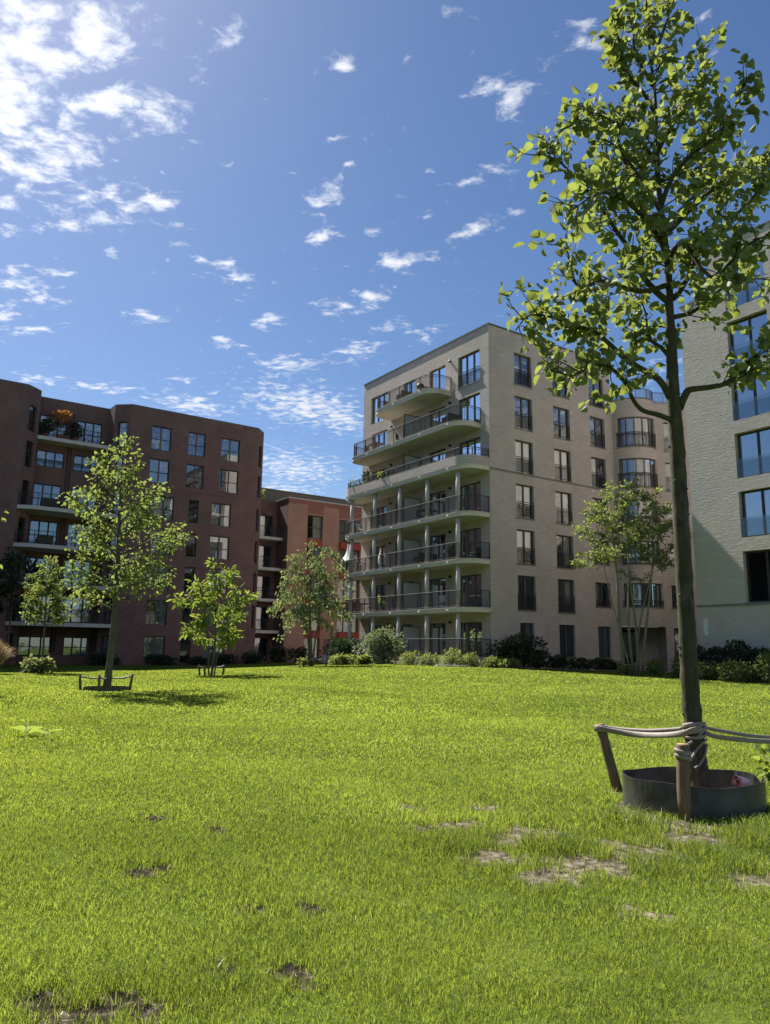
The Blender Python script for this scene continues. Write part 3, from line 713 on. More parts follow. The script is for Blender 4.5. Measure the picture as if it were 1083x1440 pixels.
def shrub(name, label, cat, x, y, rx, ry, rz, n, ls, mat, group=None, shape='oval', lumps=9, z=None, flat=.35, stems=5, bark='bark', seed=None):
    z0 = g(x, y) if z is None else z
    r_ = random.Random(seed if seed is not None else hash((round(x, 2), round(y, 2))) % 9999)
    root = empty(name, (x, y, z0), label, cat, group)
    C = []
    for k in range(lumps):
        a = r_.uniform(0, 2*PI); q = math.sqrt(r_.random())*.62
        C.append((math.cos(a)*rx*q, math.sin(a)*ry*q, rz*r_.uniform(.28, .68), r_.uniform(.32, .52)))
    C = np.array(C); idx = rng.integers(0, lumps, n); u = rnd_unit(n); rr = (.45+.55*rng.random(n)**.5)
    P = np.stack([C[idx, 0]+u[:, 0]*rr*C[idx, 3]*rx, C[idx, 1]+u[:, 1]*rr*C[idx, 3]*ry, C[idx, 2]+u[:, 2]*rr*C[idx, 3]*rz*1.0], 1)
    P[:, 2] = np.abs(P[:, 2])+.03
    d = u+rnd_unit(n)*.6; d[:, 2] += .25; nr = rnd_unit(n)*.8+np.array([0, 0, 1.0]); 
    tint = np.clip(rng.normal(.5, .28, n)+(.15*np.sin(idx*2.1)), 0, 1)
    leaf_mesh('foliage', P+np.array([x, y, z0]), d, nr, ls*(.6+.8*rng.random(n)), M[mat], root, tint, shape)
    m = MB()
    for k in range(stems):
        c = C[k % lumps]; m.tube([(x+c[0]*.2, y+c[1]*.2, z0-.03), (x+c[0]*.6, y+c[1]*.6, z0+c[2]*.6), (x+c[0], y+c[1], z0+c[2]*1.2)], [.018, .012, .005], 5)
    m.build('stem', M[bark], root)
    return root

def twist(p0, p1, n, amp, r_):
    """a slightly crooked polyline from p0 to p1"""
    p0, p1 = np.array(p0, float), np.array(p1, float); L_ = np.linalg.norm(p1-p0); out = [p0]
    ph = [r_.uniform(0, 6) for _ in range(3)]
    for k in range(1, n+1):
        t = k/n; w = math.sin(t*PI*.9)*amp*L_
        out.append(p0+(p1-p0)*t+np.array([math.sin(3.1*t+ph[0]), math.sin(2.7*t+ph[1]), math.sin(3.7*t+ph[2])*.7])*w)
    return out

def tree(name, label, base, H_, crown, r0, nlimb, leaf, lsize, nleaf, mat, bark, seed=1, lean=(0, 0), z0c=.35, up=.75, shape='oval', stems=None, droop=0.0,
         extra=None, trunk_r_top=.25, subs=5, cat='tree', spread=.16, limbs_px=None, group=None, pts_trunk=None):
    """trunk, limbs, twigs, and leaves set along the twigs. crown(t): radius at t in 0..1 of the crown height"""
    r_ = random.Random(seed); bx, by, bz = base
    root = empty(name, base, label, cat, group)
    mt = MB(); mbr = MB(); twigs = []
    stems = stems or [((0, 0), lean, 1.0, r0)]
    for (ob, ot, hf, rr) in stems:
        top = np.array([bx+ob[0]+ot[0], by+ob[1]+ot[1], bz+H_*hf]); b0 = np.array([bx+ob[0], by+ob[1], bz-.05])
        tp = pts_trunk or twist(b0, top, 12, .012 if len(stems) == 1 else .03, r_)
        tp = [np.array(q, float) for q in tp]; nT = len(tp)
        rad = [rr*((1-k/(nT-1))**.8*(1-.06)+.06)*(1.18 if k == 0 else 1) for k in range(nT)]
        mt.tube(tp, rad, 12, wob=.03)
        def at(h):
            f = h*(nT-1); i = min(int(f), nT-2); return tp[i]+(tp[i+1]-tp[i])*(f-i), rad[i]+(rad[i+1]-rad[i])*(f-i)
        nl = max(3, nlimb//len(stems)); ga = r_.uniform(0, 6)
        for k in range(nl):
            t = (k+.5)/nl; h = z0c+(1-z0c)*t*.97
            p, rt_ = at(min(.995, h)); ga += 2.4+r_.uniform(-.4, .4)
            Rr = crown(t)*r_.uniform(.72, 1.12)
            rise = Rr*up*(.6+.8*t)*r_.uniform(.75, 1.25)
            e = p+np.array([math.cos(ga)*Rr, math.sin(ga)*Rr, rise-droop*Rr])
            lp = twist(p, e, 6, .07, r_)
            if droop:
                for i in range(len(lp)): lp[i][2] += droop*Rr*math.sin(i/6*PI)*.9
            lr = min(rt_*.62, .012+.02*Rr)
            mbr.tube(lp, [lr*(1-.8*i/6) for i in range(7)], 6, caps=False)
            twigs.append((lp[2:], 1.0))
            ns = max(2, int(subs*(.5+Rr/2)))
            for j in range(ns):
                f = r_.uniform(.25, .98); i = min(int(f*6), 5); q = lp[i]+(lp[i+1]-lp[i])*(f*6-i)
                a2 = ga+r_.choice((-1, 1))*r_.uniform(.35, 1.3); l2 = Rr*r_.uniform(.22, .5)*(1.25-f*.6)
                e2 = q+np.array([math.cos(a2)*l2, math.sin(a2)*l2, l2*r_.uniform(-.15, .8)-droop*l2*1.2])
                sp = twist(q, e2, 4, .08, r_); mbr.tube(sp, [lr*.42, lr*.36, lr*.28, lr*.2, lr*.1], 4, caps=False); twigs.append((sp, .9))
        twigs.append(([at(.9)[0], at(.95)[0], at(1.0)[0]], .8))
    for pl_ in (limbs_px or []):
        pass
    mt.build('trunk', M[bark], root)
    mbr.build('branches', M[bark], root)
    scatter(root, twigs, nleaf, lsize, mat, shape, spread, droop)
    return root, twigs

def scatter(root, twigs, nleaf, lsize, mat, shape, spread, droop=0.0, name='crown'):
    segs = []; w = []
    for pts, wt_ in twigs:
        for i in range(len(pts)-1):
            L_ = float(np.linalg.norm(pts[i+1]-pts[i])); segs.append((pts[i], pts[i+1])); w.append(L_*wt_)
    w = np.array(w); w /= w.sum(); idx = rng.choice(len(segs), nleaf, p=w)
    a = np.array([segs[i][0] for i in idx]); b = np.array([segs[i][1] for i in idx]); t = rng.random((nleaf, 1))
    off = rnd_unit(nleaf)*(spread*rng.random((nleaf, 1))**.7)
    P = a+(b-a)*t+off
    d = off/spread+.5*(b-a)/(np.linalg.norm(b-a, axis=1, keepdims=True)+1e-6)+rnd_unit(nleaf)*.45; d[:, 2] -= .35+droop
    nr = rnd_unit(nleaf)*.9+np.array([0, 0, .6])
    seg_t = np.sin(idx*12.9898)*.5+.5
    tint = np.clip(.2+.45*seg_t+rng.normal(0, .28, nleaf), 0, 1)
    leaf_mesh(name, P, d, nr, lsize*(.45+.95*rng.random(nleaf)), M[mat], root, tint, shape)
# ------------------------------------------------------------------ trees on the lawn
TR = [(3.32, 8.35, .02), (3.3, 8.35, .35), (3.29, 8.35, .63), (3.27, 8.35, 1.07), (3.27, 8.35, 1.67), (3.27, 8.35, 2.43), (3.27, 8.35, 3.22), (3.27, 8.35, 3.88), (3.26, 8.35, 4.38), (3.27, 8.35, 4.89), (3.27, 8.35, 5.41), (3.28, 8.35, 5.86), (3.26, 8.35, 6.4), (3.23, 8.35, 6.96), (3.23, 8.35, 7.62), (3.24, 8.35, 8.2), (3.21, 8.35, 8.8), (3.2, 8.35, 9.3), (3.19, 8.35, 9.8)]
LIMBS = [
 [(3.22, 8.35, 4.39), (3.08, 8.29, 4.58), (2.84, 8.24, 4.7), (2.63, 8.18, 4.82), (2.47, 8.13, 4.95), (2.29, 8.07, 5.06), (2.11, 8.02, 5.07), (1.84, 7.96, 5.15), (1.56, 7.91, 5.16), (1.39, 7.85, 4.95)],
 [(3.25, 8.35, 4.11), (3.02, 8.24, 4.15), (2.83, 8.12, 4.15), (2.69, 8.01, 4.23), (2.58, 7.9, 4.37), (2.39, 7.79, 4.52), (2.18, 7.67, 4.49), (1.92, 7.56, 4.34), (1.67, 7.45, 4.35)],
 [(3.32, 8.35, 4.25), (3.39, 8.29, 4.43), (3.45, 8.24, 4.45), (3.69, 8.18, 4.47), (3.83, 8.12, 4.52), (4.02, 8.06, 4.74), (4.2, 8.01, 4.77), (4.41, 7.95, 4.91)],
 [(3.26, 8.35, 4.85), (3.19, 8.45, 5.03), (3.12, 8.55, 5.15), (3.11, 8.65, 5.37), (3.11, 8.75, 5.69), (2.94, 8.85, 6.02)],
 [(3.3, 8.35, 5.36), (3.45, 8.42, 5.42), (3.61, 8.48, 5.5), (3.89, 8.55, 5.75), (4.14, 8.62, 5.92), (4.45, 8.68, 6.03), (4.74, 8.75, 6.04)],
 [(3.27, 8.35, 5.55), (3.17, 8.31, 5.6), (2.96, 8.28, 5.82), (2.87, 8.24, 6.05), (2.67, 8.2, 6.31), (2.41, 8.16, 6.7), (2.14, 8.12, 7.0), (1.96, 8.09, 7.17), (1.71, 8.05, 7.24)],
 [(3.31, 8.35, 5.59), (3.41, 8.38, 5.69), (3.55, 8.4, 5.93), (3.69, 8.42, 6.23), (3.92, 8.45, 6.41), (4.13, 8.48, 6.69), (4.38, 8.5, 6.95), (4.55, 8.52, 7.17), (4.7, 8.55, 7.3)],
 [(3.27, 8.35, 6.22), (3.14, 8.45, 6.55), (3.02, 8.55, 6.94), (2.94, 8.65, 7.54), (2.82, 8.75, 8.11), (2.63, 8.85, 8.33), (2.18, 8.95, 8.19)],
 [(3.24, 8.35, 6.77), (3.35, 8.25, 7.08), (3.58, 8.15, 7.34), (3.79, 8.05, 7.46), (3.97, 7.95, 7.71), (4.12, 7.85, 8.08)],
 [(3.24, 8.35, 7.52), (3.46, 8.42, 7.92), (3.68, 8.5, 8.23), (3.91, 8.57, 8.7), (4.03, 8.65, 9.28)],
 [(3.23, 8.35, 8.01), (3.07, 8.28, 8.24), (2.88, 8.2, 8.42), (2.75, 8.12, 8.79), (2.67, 8.05, 9.07)],
 [(3.28, 8.35, 5.77), (2.86, 8.12, 5.56), (2.39, 7.9, 5.57), (2.02, 7.68, 5.41), (1.86, 7.45, 5.86)],
 [(3.27, 8.35, 6.4), (3.63, 8.57, 6.82), (4.15, 8.8, 7.36), (4.65, 9.02, 7.77), (5.01, 9.25, 8.09)],
 [(3.27, 8.35, 6.04), (3.09, 8.02, 6.12), (2.75, 7.7, 6.27), (2.27, 7.38, 6.31), (1.8, 7.05, 5.86)],
 [(3.27, 8.35, 6.02), (3.36, 8.07, 6.15), (3.53, 7.8, 5.58), (3.81, 7.52, 5.81), (3.92, 7.25, 5.77)],
 [(3.22, 8.35, 8.7), (3.39, 8.42, 9.16), (3.52, 8.48, 9.54), (3.51, 8.55, 9.81)],
 [(3.22, 8.35, 8.4), (3.08, 8.48, 8.91), (3.1, 8.62, 9.45), (3.07, 8.75, 9.78)],
 [(3.24, 8.35, 6.68), (2.91, 8.08, 6.96), (2.59, 7.82, 7.13), (2.35, 7.55, 7.07)],
 [(3.25, 8.35, 7.1), (3.5, 8.6, 7.35), (3.95, 8.8, 7.8), (4.35, 8.9, 8.3)],
 [(3.24, 8.35, 7.3), (2.95, 8.2, 7.55), (2.55, 8.1, 7.75), (2.3, 8.0, 7.7)],
]
def smooth_path(P, per=4):
    P = [np.array(p, float) for p in P]; out = []
    for i in range(len(P)-1):
        p0 = P[max(i-1, 0)]; p1 = P[i]; p2 = P[i+1]; p3 = P[min(i+2, len(P)-1)]
        for k in range(per):
            t = k/per; out.append(.5*((2*p1)+(-p0+p2)*t+(2*p0-5*p1+4*p2-p3)*t*t+(-p0+3*p1-3*p2+p3)*t**3))
    out.append(P[-1]); return out

def lime():
    r_ = random.Random(21)
    root = empty('lime_tree', (3.32, 8.35, 0), 'young lime tree with round leaves and mossy trunk standing in a black steel ring', 'tree', 'young trees on the lawn')
    tp = smooth_path(TR, 8); m = MB(); rad = []
    for p in tp:
        z = p[2]; r0 = float(np.interp(z, [0, .15, .6, 2, 4.0, 4.5, 5.5, 7, 9.9], [.125, .108, .094, .088, .083, .07, .047, .028, .007]))
        if z < 4: r0 *= 1+.09*max(0, math.sin(z*2*PI/.31+1.5*math.sin(z*2.1)))**10
        rad.append(r0)
    m.tube(tp, rad, 18, wob=.035)
    for k in range(26):   # small scars and stubs along the trunk
        z = .5+3.6*k/26; i = min(range(len(tp)), key=lambda q: abs(tp[q][2]-z)); a = r_.uniform(0, 2*PI); rr = rad[i]
        p = tp[i]+np.array([math.cos(a)*rr*.86, math.sin(a)*rr*.86, 0]); q = p+np.array([math.cos(a)*.022, math.sin(a)*.022, .012])
        m.tube([p, q], [.02, .011], 6)
    m.build('trunk', M['bark_fg'], root)
    mb = MB(); tw = []
    for li, lp in enumerate(LIMBS):
        pts = smooth_path(lp, 3); n = len(pts); L_ = sum(np.linalg.norm(pts[i+1]-pts[i]) for i in range(n-1))
        r0 = [.042, .032, .046][li] if li < 3 else .012+.012*L_
        mb.tube(pts, [r0*(1-.84*i/(n-1)) for i in range(n)], 8, wob=.05)
        tw.append((pts[int(n*.55):], .7))
        start = .42 if li in (0, 1, 2) else .22
        ns = int(L_/.085)
        for k in range(ns):
            f = start+(1-start)*(k+r_.random())/ns; i = min(int(f*(n-1)), n-2); q = pts[i]; dv = pts[i+1]-pts[i]; dv = dv/np.linalg.norm(dv)
            v = np.array([r_.gauss(0, 1), r_.gauss(0, 1), r_.gauss(.25, .8)]); v = v/np.linalg.norm(v)+dv*.8; v /= np.linalg.norm(v)
            l = r_.uniform(.2, .62)*(1.1-.4*f); e = q+v*l
            sp = twist(q, e, 4, .09, r_); mb.tube(sp, [.008, .0065, .005, .004, .002], 4, caps=False); tw.append((sp[1:], 1.25 if li > 2 else 1.1))
            if r_.random() < .45:
                q2 = sp[2]; v2 = v+np.array([r_.gauss(0, .8), r_.gauss(0, .8), r_.gauss(0, .6)]); v2 /= np.linalg.norm(v2)
                s2 = twist(q2, q2+v2*l*.6, 3, .08, r_); mb.tube(s2, [.005, .004, .003, .002], 4, caps=False); tw.append((s2, 1.1))
    for k in range(34):   # twigs straight off the leader
        z = r_.uniform(4.7, 8.8); i = min(range(len(tp)), key=lambda q: abs(tp[q][2]-z)); a = r_.uniform(0, 2*PI); l = r_.uniform(.25, .7)
        q = tp[i]; e = q+np.array([math.cos(a)*l, math.sin(a)*l, l*r_.uniform(.1, .9)]); sp = twist(q, e, 4, .09, r_)
        mb.tube(sp, [.01, .008, .006, .004, .002], 4, caps=False); tw.append((sp[1:], 1.0))
    mb.build('branches', M['bark_fg'], root)
    scatter(root, tw, 4600, .097, 'leaf_fg', 'round', .115)
lime()

def guard(cx, cy, posts, h, label, strap='wood', ring=None, sag=.05, post_r=.045, lean=.06):
    z = g(cx, cy); root = empty('tree_guard', (cx, cy, z), label, 'tree guard', 'stake guards around the lawn trees')
    tops = []
    for (dx, dy) in posts:
        zz = g(cx+dx, cy+dy); k = lean/max(.01, math.hypot(dx, dy)); t = (cx+dx+dx*k, cy+dy+dy*k, zz+h)
        m = MB(); m.tube([(cx+dx, cy+dy, zz-.05), ((cx+dx+t[0])/2, (cy+dy+t[1])/2, zz+h/2), t], [post_r, post_r*.97, post_r*.95], 10, wob=.04); m.build('post', M['wood'], root); tops.append(t)
    m = MB()
    for t in tops:
        P = [np.array(t)+(np.array([cx, cy, z+h*.88])-np.array(t))*f-np.array([0, 0, sag*4*f*(1-f)+.06]) for f in np.linspace(0, .96, 7)]
        m.tube(P, .028, 6)
    m.build('strap', M['strap'], root)
    if ring:
        m = MB(); n = 26
        for k in range(n):
            a, b = 2*PI*k/n, 2*PI*(k+1)/n
            q = [(cx+math.cos(t)*rr, cy+math.sin(t)*rr) for t, rr in ((a, ring), (b, ring), (b, ring-.012), (a, ring-.012))]
            m.prism(q, z-.03, z+.11)
        m.build('edging', M['steel'], root)
    return root

GRP = 'young trees on the lawn'
ip = lambda xs, ys: (lambda t: float(np.interp(t, xs, ys)))
tree('maple_tree', 'tall young maple with yellow-green crown standing on the lawn before the dark red building', (-9.0, 25.7, g(-9, 25.7)), 8.55, ip([0, .15, .4, .7, 1], [1.5, 2.15, 1.9, 1.1, .35]), .12, 40, None, .125, 3900, 'leaf_maple', 'bark', seed=4, z0c=.30, up=.55, shape='oval', spread=.27, subs=8, group=GRP)
guard(-9.0, 25.7, [(-.75, -.25), (.72, .1), (.02, -.75)], .52, 'low stake guard with dark straps around the maple trunk', ring=.72)
tree('small_tree', 'slender young tree with small oval crown rising from a leafy clump near the recessed balconies', (-18.75, 43.1, g(-18.75, 43.1)), 6.3, ip([0, .2, .5, 1], [1.25, 1.55, 1.15, .3]), .07, 32, None, .14, 3000, 'leaf_mid', 'bark', seed=9, z0c=.4, up=.4, shape='long' and 'oval', spread=.16, group=GRP)
tree('feathery_tree', 'short tree with layered feathery leaves in front of the windows of the dark red building', (-7.75, 35.5, g(-7.75, 35.5)), 5.35, ip([0, .2, .45, .8, 1], [1.5, 1.3, 1.5, .95, .3]), .05, 22, None, .30, 1500, 'leaf_bright', 'bark', seed=13, z0c=.28, up=.35, shape='long', spread=.22,
     subs=7, stems=[((0, 0), (.15, 0), 1.0, .05), ((.12, .05), (.75, .1), .86, .035), ((-.1, .02), (-.7, 0), .8, .035)], group=GRP)
guard(-7.75, 35.5, [(-.5, -.1), (.5, .05), (-.2, -.4)], .48, 'stake guard of three short posts around the feathery tree', sag=.03)
tree('weeping_tree', 'bushy tree with drooping branches in front of the orange brick building', (-4.35, 47.6, g(-4.35, 47.6)), 7.7, ip([0, .2, .6, 1], [2.1, 2.3, 1.75, .8]), .10, 42, None, .17, 4000, 'leaf_grey', 'bark', seed=17, z0c=.36, up=.35, droop=.55, shape='oval', spread=.22,
     stems=[((0, 0), (0, 0), 1.0, .10), ((-.1, .05), (-.7, .1), .85, .06), ((.1, 0), (.5, 0), .9, .06)], group=GRP)
guard(-4.2, 47.4, [(-.6, -.2), (.75, 0), (.05, -.6)], .55, 'stake guard with pale strap around the drooping tree', sag=.06)
tree('multi_stem_tree', 'tall multi-stemmed tree with bare slender stems and leafy crown before the rounded oriel', (13.2, 40.7, g(13.2, 40.7)), 10.6, ip([0, .3, .6, 1], [1.9, 1.9, 1.5, .6]), .08, 60, None, .14, 6800, 'leaf_mid', 'bark_pale', seed=23, z0c=.56, up=.5, shape='oval', spread=.2,
     stems=[((-.55, .1), (-.75, .2), .93, .10), ((-.15, 0), (-.55, -.3), .96, .075), ((.1, .1), (.15, .3), 1.0, .075), ((.25, -.05), (.95, -.2), .93, .075), ((.05, .25), (1.75, .3), .84, .06), ((-.35, -.2), (-1.75, -.3), .84, .045)], subs=6, group=GRP)
guard(13.1, 40.5, [(-.95, -.2), (-.25, -.85), (1.0, .05)], .72, 'stake guard with sagging straps around the multi-stemmed tree', sag=.08)
tree('maple_tree', 'tree mostly outside the frame with a few twigs entering at the left edge', (-14.6, 24.0, g(-14.6, 24)), 8.0, ip([0, .15, .45, 1], [1.8, 2.3, 2.0, .4]), .12, 22, None, .16, 2000, 'leaf_maple', 'bark', seed=31, z0c=.32, up=.5, shape='oval', spread=.17, group=GRP)
zt_ = g(-26.9, 56)
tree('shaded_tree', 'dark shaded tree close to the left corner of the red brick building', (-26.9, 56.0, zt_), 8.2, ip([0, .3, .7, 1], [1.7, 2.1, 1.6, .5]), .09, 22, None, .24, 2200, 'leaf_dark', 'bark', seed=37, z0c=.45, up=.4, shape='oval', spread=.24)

# ------------------------------------------------------------------ shrubs and planting
def Pq(pl, u, off): q = pl.xy(u, off); return q[0], q[1]
shrub('silver_shrub', 'large rounded shrub with silvery leaves at the foot of the curved balconies', 'shrub', -.2, 51.6, 1.75, 1.5, 2.15, 2600, .17, 'leaf_silver', lumps=12)
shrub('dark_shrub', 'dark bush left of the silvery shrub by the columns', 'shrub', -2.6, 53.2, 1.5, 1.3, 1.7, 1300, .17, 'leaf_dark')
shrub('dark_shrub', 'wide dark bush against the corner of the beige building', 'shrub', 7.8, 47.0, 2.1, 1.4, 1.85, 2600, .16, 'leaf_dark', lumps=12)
for k, (x, y, r, hh) in enumerate([(-2.6, 50.4, 1.0, .6), (-1.4, 50.0, .7, .45)]):
    shrub('pale_plant', ['pale clump of low leaves at the far left of the planting strip', 'small pale plant between low clump and silvery shrub'][k], 'plant', x, y, r, r*.8, hh, 420, .2, 'leaf_herb', 'low plants in the planting strip')
hl = ['tall nettle-like herb right of the silvery shrub', 'spreading herb in front of the balcony terrace', 'tall herb with pale tips below the third column', 'low herb between the terrace wall and lawn', 'light green herb beside the wide dark bush', 'short weedy herb in front of the wide dark bush', 'thin weedy herb at the right end of the planting strip']
for k, (x, y, r, hh) in enumerate([(1.75, 48.7, .75, .95), (2.9, 48.0, .7, .8), (4.1, 47.3, .75, 1.05), (5.2, 46.7, .7, .8), (5.0, 47.6, .55, .75), (6.3, 45.7, .7, .65), (7.3, 45.3, .7, .5)]):
    shrub('herb', hl[k], 'plant', x, y, r, r*.8, hh*.85, 520, .17, 'leaf_herb', 'low plants in the planting strip', shape='long', stems=8)
sl = ['dark low shrub under the first ground floor window of the beige face', 'dark low shrub right of the wide bush', 'dark low shrub beneath the middle ground floor window', 'dark low shrub beneath the third ground floor window', 'dark low shrub left of the recessed entrance', 'shaded shrub right of the recessed entrance', 'green shaded shrub behind the lime trunk']
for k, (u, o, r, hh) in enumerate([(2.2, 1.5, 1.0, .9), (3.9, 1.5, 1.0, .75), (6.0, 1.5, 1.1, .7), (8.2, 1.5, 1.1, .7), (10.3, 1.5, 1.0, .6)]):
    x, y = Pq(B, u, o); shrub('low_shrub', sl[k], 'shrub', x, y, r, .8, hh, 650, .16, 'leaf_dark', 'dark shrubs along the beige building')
for k, (u, o, r, hh) in enumerate([(3.9, 2.6, .9, 1.15), (5.3, 2.4, 1.0, 1.45)]):
    x, y = Pq(Wp, u, o); shrub('low_shrub', sl[5+k], 'shrub', x, y, r, .8, hh, 800, .16, 'leaf_dark' if k == 0 else 'leaf_mid', 'dark shrubs along the beige building')
# hedge and weeds at the pale building
hz = empty('hedge', (*Rp.xy(2, .9), .3), 'dark clipped-out hedge along the foot of the pale grey building', 'hedge')
hz['label'] = 'dark uneven hedge along the foot of the pale grey building'
n = 7000; u = rng.uniform(-4.5, 6.4, n); o = .25+rng.random(n)*1.35; hgt = 1.55+.2*np.sin(u*2.1)+.16*np.sin(u*5.3+1); zz_ = hgt*(1-rng.random(n)**2*.95)*np.where(np.abs(o-.92) > .55, .93, 1)
Pp = np.stack([Rp.o[0]+Rp.d[0]*u+Rp.n[0]*o, Rp.o[1]+Rp.d[1]*u+Rp.n[1]*o, .3+zz_], 1)
leaf_mesh('foliage', Pp, rnd_unit(n)+np.array([0, 0, .4]), rnd_unit(n)*.8+np.array([0, 0, 1.]), .15*(.6+.7*rng.random(n)), M['leaf_dark'], hz, np.clip(rng.normal(.45, .3, n), 0, 1), 'oval')
m = MB()
for k in range(14):
    q = Rp.xy(-4+.75*k, .9); m.tube([(*q, .2), (q[0]+.1, q[1], .9), (q[0]-.1, q[1]+.1, 1.6)], [.03, .02, .008], 5)
m.build('stem', M['bark'], hz)
wl = ['pale yellow-green weed right beside the lime trunk in front of the hedge', 'feathery low weed in front of the hedge left part', 'grassy weed clump in front of the hedge', 'leafy weed clump below the lowest window of the pale building', 'tall fresh green weed at the right edge before the hedge', 'broad weed patch plant in front of the hedge centre', 'small weed left of the lime trunk by the hedge end']
for k, (u, o, r, hh) in enumerate([(6.3, 1.9, .6, 1.0), (5.4, 2.3, .7, .75), (4.4, 2.3, .75, .8), (3.2, 2.3, .8, 1.0), (1.5, 2.2, .8, 1.5), (2.5, 2.6, .8, .85), (7.6, 2.0, .6, .8)]):
    x, y = Pq(Rp, u, o); shrub('weed_plant', wl[k], 'plant', x, y, r, .6, hh, 620, .15, 'leaf_herb', 'weeds in front of the hedge', shape='long', stems=9)
# clump round the small tree, shade plants by the red building
shrub('leafy_clump', 'leafy clump around the foot of the small tree', 'plant', -18.7, 42.6, .85, .6, .75, 520, .2, 'leaf_grey')
bl_ = ['dark shrub under the ground floor windows left of the feathery tree', 'dark low bush below the door of the red building', 'dark bush right of the feathery tree by the red building', 'dark bush at the right corner of the red building', 'dark bush in front of the shaded balconies', 'dark bush left of the drooping tree trunk', 'dark bush between drooping tree and columns', 'dark bush on the terrace edge at the left of the red building']
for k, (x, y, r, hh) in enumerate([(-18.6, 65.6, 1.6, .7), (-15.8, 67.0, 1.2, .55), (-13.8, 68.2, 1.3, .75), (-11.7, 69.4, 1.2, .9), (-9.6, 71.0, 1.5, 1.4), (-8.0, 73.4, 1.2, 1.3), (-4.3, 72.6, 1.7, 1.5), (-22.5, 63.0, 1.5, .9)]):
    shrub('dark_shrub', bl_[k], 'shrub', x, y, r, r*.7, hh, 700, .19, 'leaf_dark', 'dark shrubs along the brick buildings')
# fountain grass at the left edge
root = empty('ornamental_grass', (-19.85, 40.2, g(-20.3, 40.2)), 'straw coloured fountain grass clump at the left edge of the lawn', 'ornamental grass')
n = 900; a = rng.uniform(0, 2*PI, n); sp = rng.random(n)**.7*.9; hh = 1.35+.6*rng.random(n)
b0 = np.array([-19.85, 40.2, g(-20.3, 40.2)]); V = []; Lp = []; St = []; To = []
seg = 6
for i in range(n):
    d = np.array([math.cos(a[i]), math.sin(a[i])]); sd = np.array([-d[1], d[0], 0])*.012; base = len(V)
    for k in range(seg+1):
        t = k/seg; p = b0+np.array([d[0]*(.12*(sp[i])+sp[i]*t**1.7*1.05), d[1]*(.12*sp[i]+sp[i]*t**1.7*1.05), hh[i]*(t-.38*sp[i]*t*t*t)]); wdt = (1-t*.7)*(1.6 if t > .6 else 1)
        V += [p-sd*wdt, p+sd*wdt]
    for k in range(seg): Lp += [base+2*k, base+2*k+1, base+2*k+3, base+2*k+2]; St.append(len(Lp)-4); To.append(4)
np_mesh('plume', np.array(V), np.array(Lp), np.array(St), np.array(To), M['straw'], root, {'tint': np.repeat(rng.random(n), 2*(seg+1))})
# seedlings on the lawn, fresh plant by the steel ring
for k, (x, y, lab) in enumerate([(-5.85, 13.1, 'bright seedling with long leaves at the left edge of the lawn, larger one'), (-5.35, 12.8, 'small bright seedling beside the larger seedling on the lawn')]):
    root = empty('seedling', (x, y, g(x, y)), lab, 'plant', 'seedlings on the lawn'); n = 7-2*k; a = np.linspace(0, 5.5, n)+k
    P = np.tile(np.array([[x, y, g(x, y)+.06]]), (n, 1))+np.stack([np.cos(a)*.03, np.sin(a)*.03, np.linspace(0, .05, n)], 1)
    leaf_mesh('foliage', P, np.stack([np.cos(a), np.sin(a)*.6, .45+0*a], 1), np.tile([[0, 0, 1.]], (n, 1))+rnd_unit(n)*.3, np.full(n, .24-.05*k), M['leaf_bright'], root, np.full(n, .95), 'long', fold=.4)
shrub('leafy_plant', 'fresh bright green leafy plant at the right edge beside the steel ring', 'plant', 4.75, 9.35, .36, .3, .42, 260, .095, 'leaf_bright', stems=6)
for k, (x, y, lab) in enumerate([(12.45, 39.95, 'low leafy plant at the left foot of the multi-stemmed tree'), (13.95, 40.1, 'low leafy plant at the right foot of the multi-stemmed tree'), (-4.7, 46.9, 'pale low plant at the foot of the drooping tree')]):
    shrub('low_plant', lab, 'plant', x, y, .42, .35, .42, 200, .13, 'leaf_herb', 'plants around the tree guards')
m = MB(); xx, yy = 4.15, 46.2; m.box((xx, yy), (1, .1), 1.0, .35, g(xx, yy)-.05, g(xx, yy)+.09); tag(m.build('stone_slab', M['stone']), 'flat pale stone slab lying at the lawn edge before the terrace', 'slab')

# ------------------------------------------------------------------ steel ring, stakes and straps round the lime tree
root = empty('planter_ring', (3.25, 8.25, 0), 'low black steel planting ring around the lime tree', 'planter ring')
n = 72; m = MB(); mi_ = MB()
def ringpt(k, rr):
    a = 2*PI*k/n; sq = 1+.03*math.sin(2*a+.6)+.025*math.sin(3*a+2)
    if abs(((a-.25+PI) % (2*PI))-PI) < .22: sq *= .955
    return (3.18+math.cos(a)*.69*rr*sq, 8.25+math.sin(a)*.66*rr*sq)
def ztop(k): a = 2*PI*k/n; return .285+.012*math.sin(a*2+1)+.008*math.sin(5*a)-(.05 if abs(((a+.05+PI) % (2*PI))-PI) < .1 else 0)
for k in range(n):
    a0, a1, b0_, b1_ = ringpt(k, 1), ringpt(k+1, 1), ringpt(k, .984), ringpt(k+1, .984); z0, z1 = ztop(k), ztop(k+1)
    m.grid_faces([(*a0, -.05), (*a1, -.05), (*a1, z1), (*a0, z0)], [(0, 1, 2, 3)]); m.grid_faces([(*b0_, -.05), (*b1_, -.05), (*b1_, z1), (*b0_, z0)], [(3, 2, 1, 0)]); m.poly([(*a0, z0), (*a1, z1), (*b1_, z1), (*b0_, z0)])
m.build('band', M['steel'], root)
m = MB(); pts = [(*ringpt(k, .975), .06) for k in range(n)]
for k in range(n): m.grid_faces([pts[k], pts[(k+1) % n], (3.3, 8.3, .13)], [(0, 1, 2)])
m.build('soil', M['soil'], root)

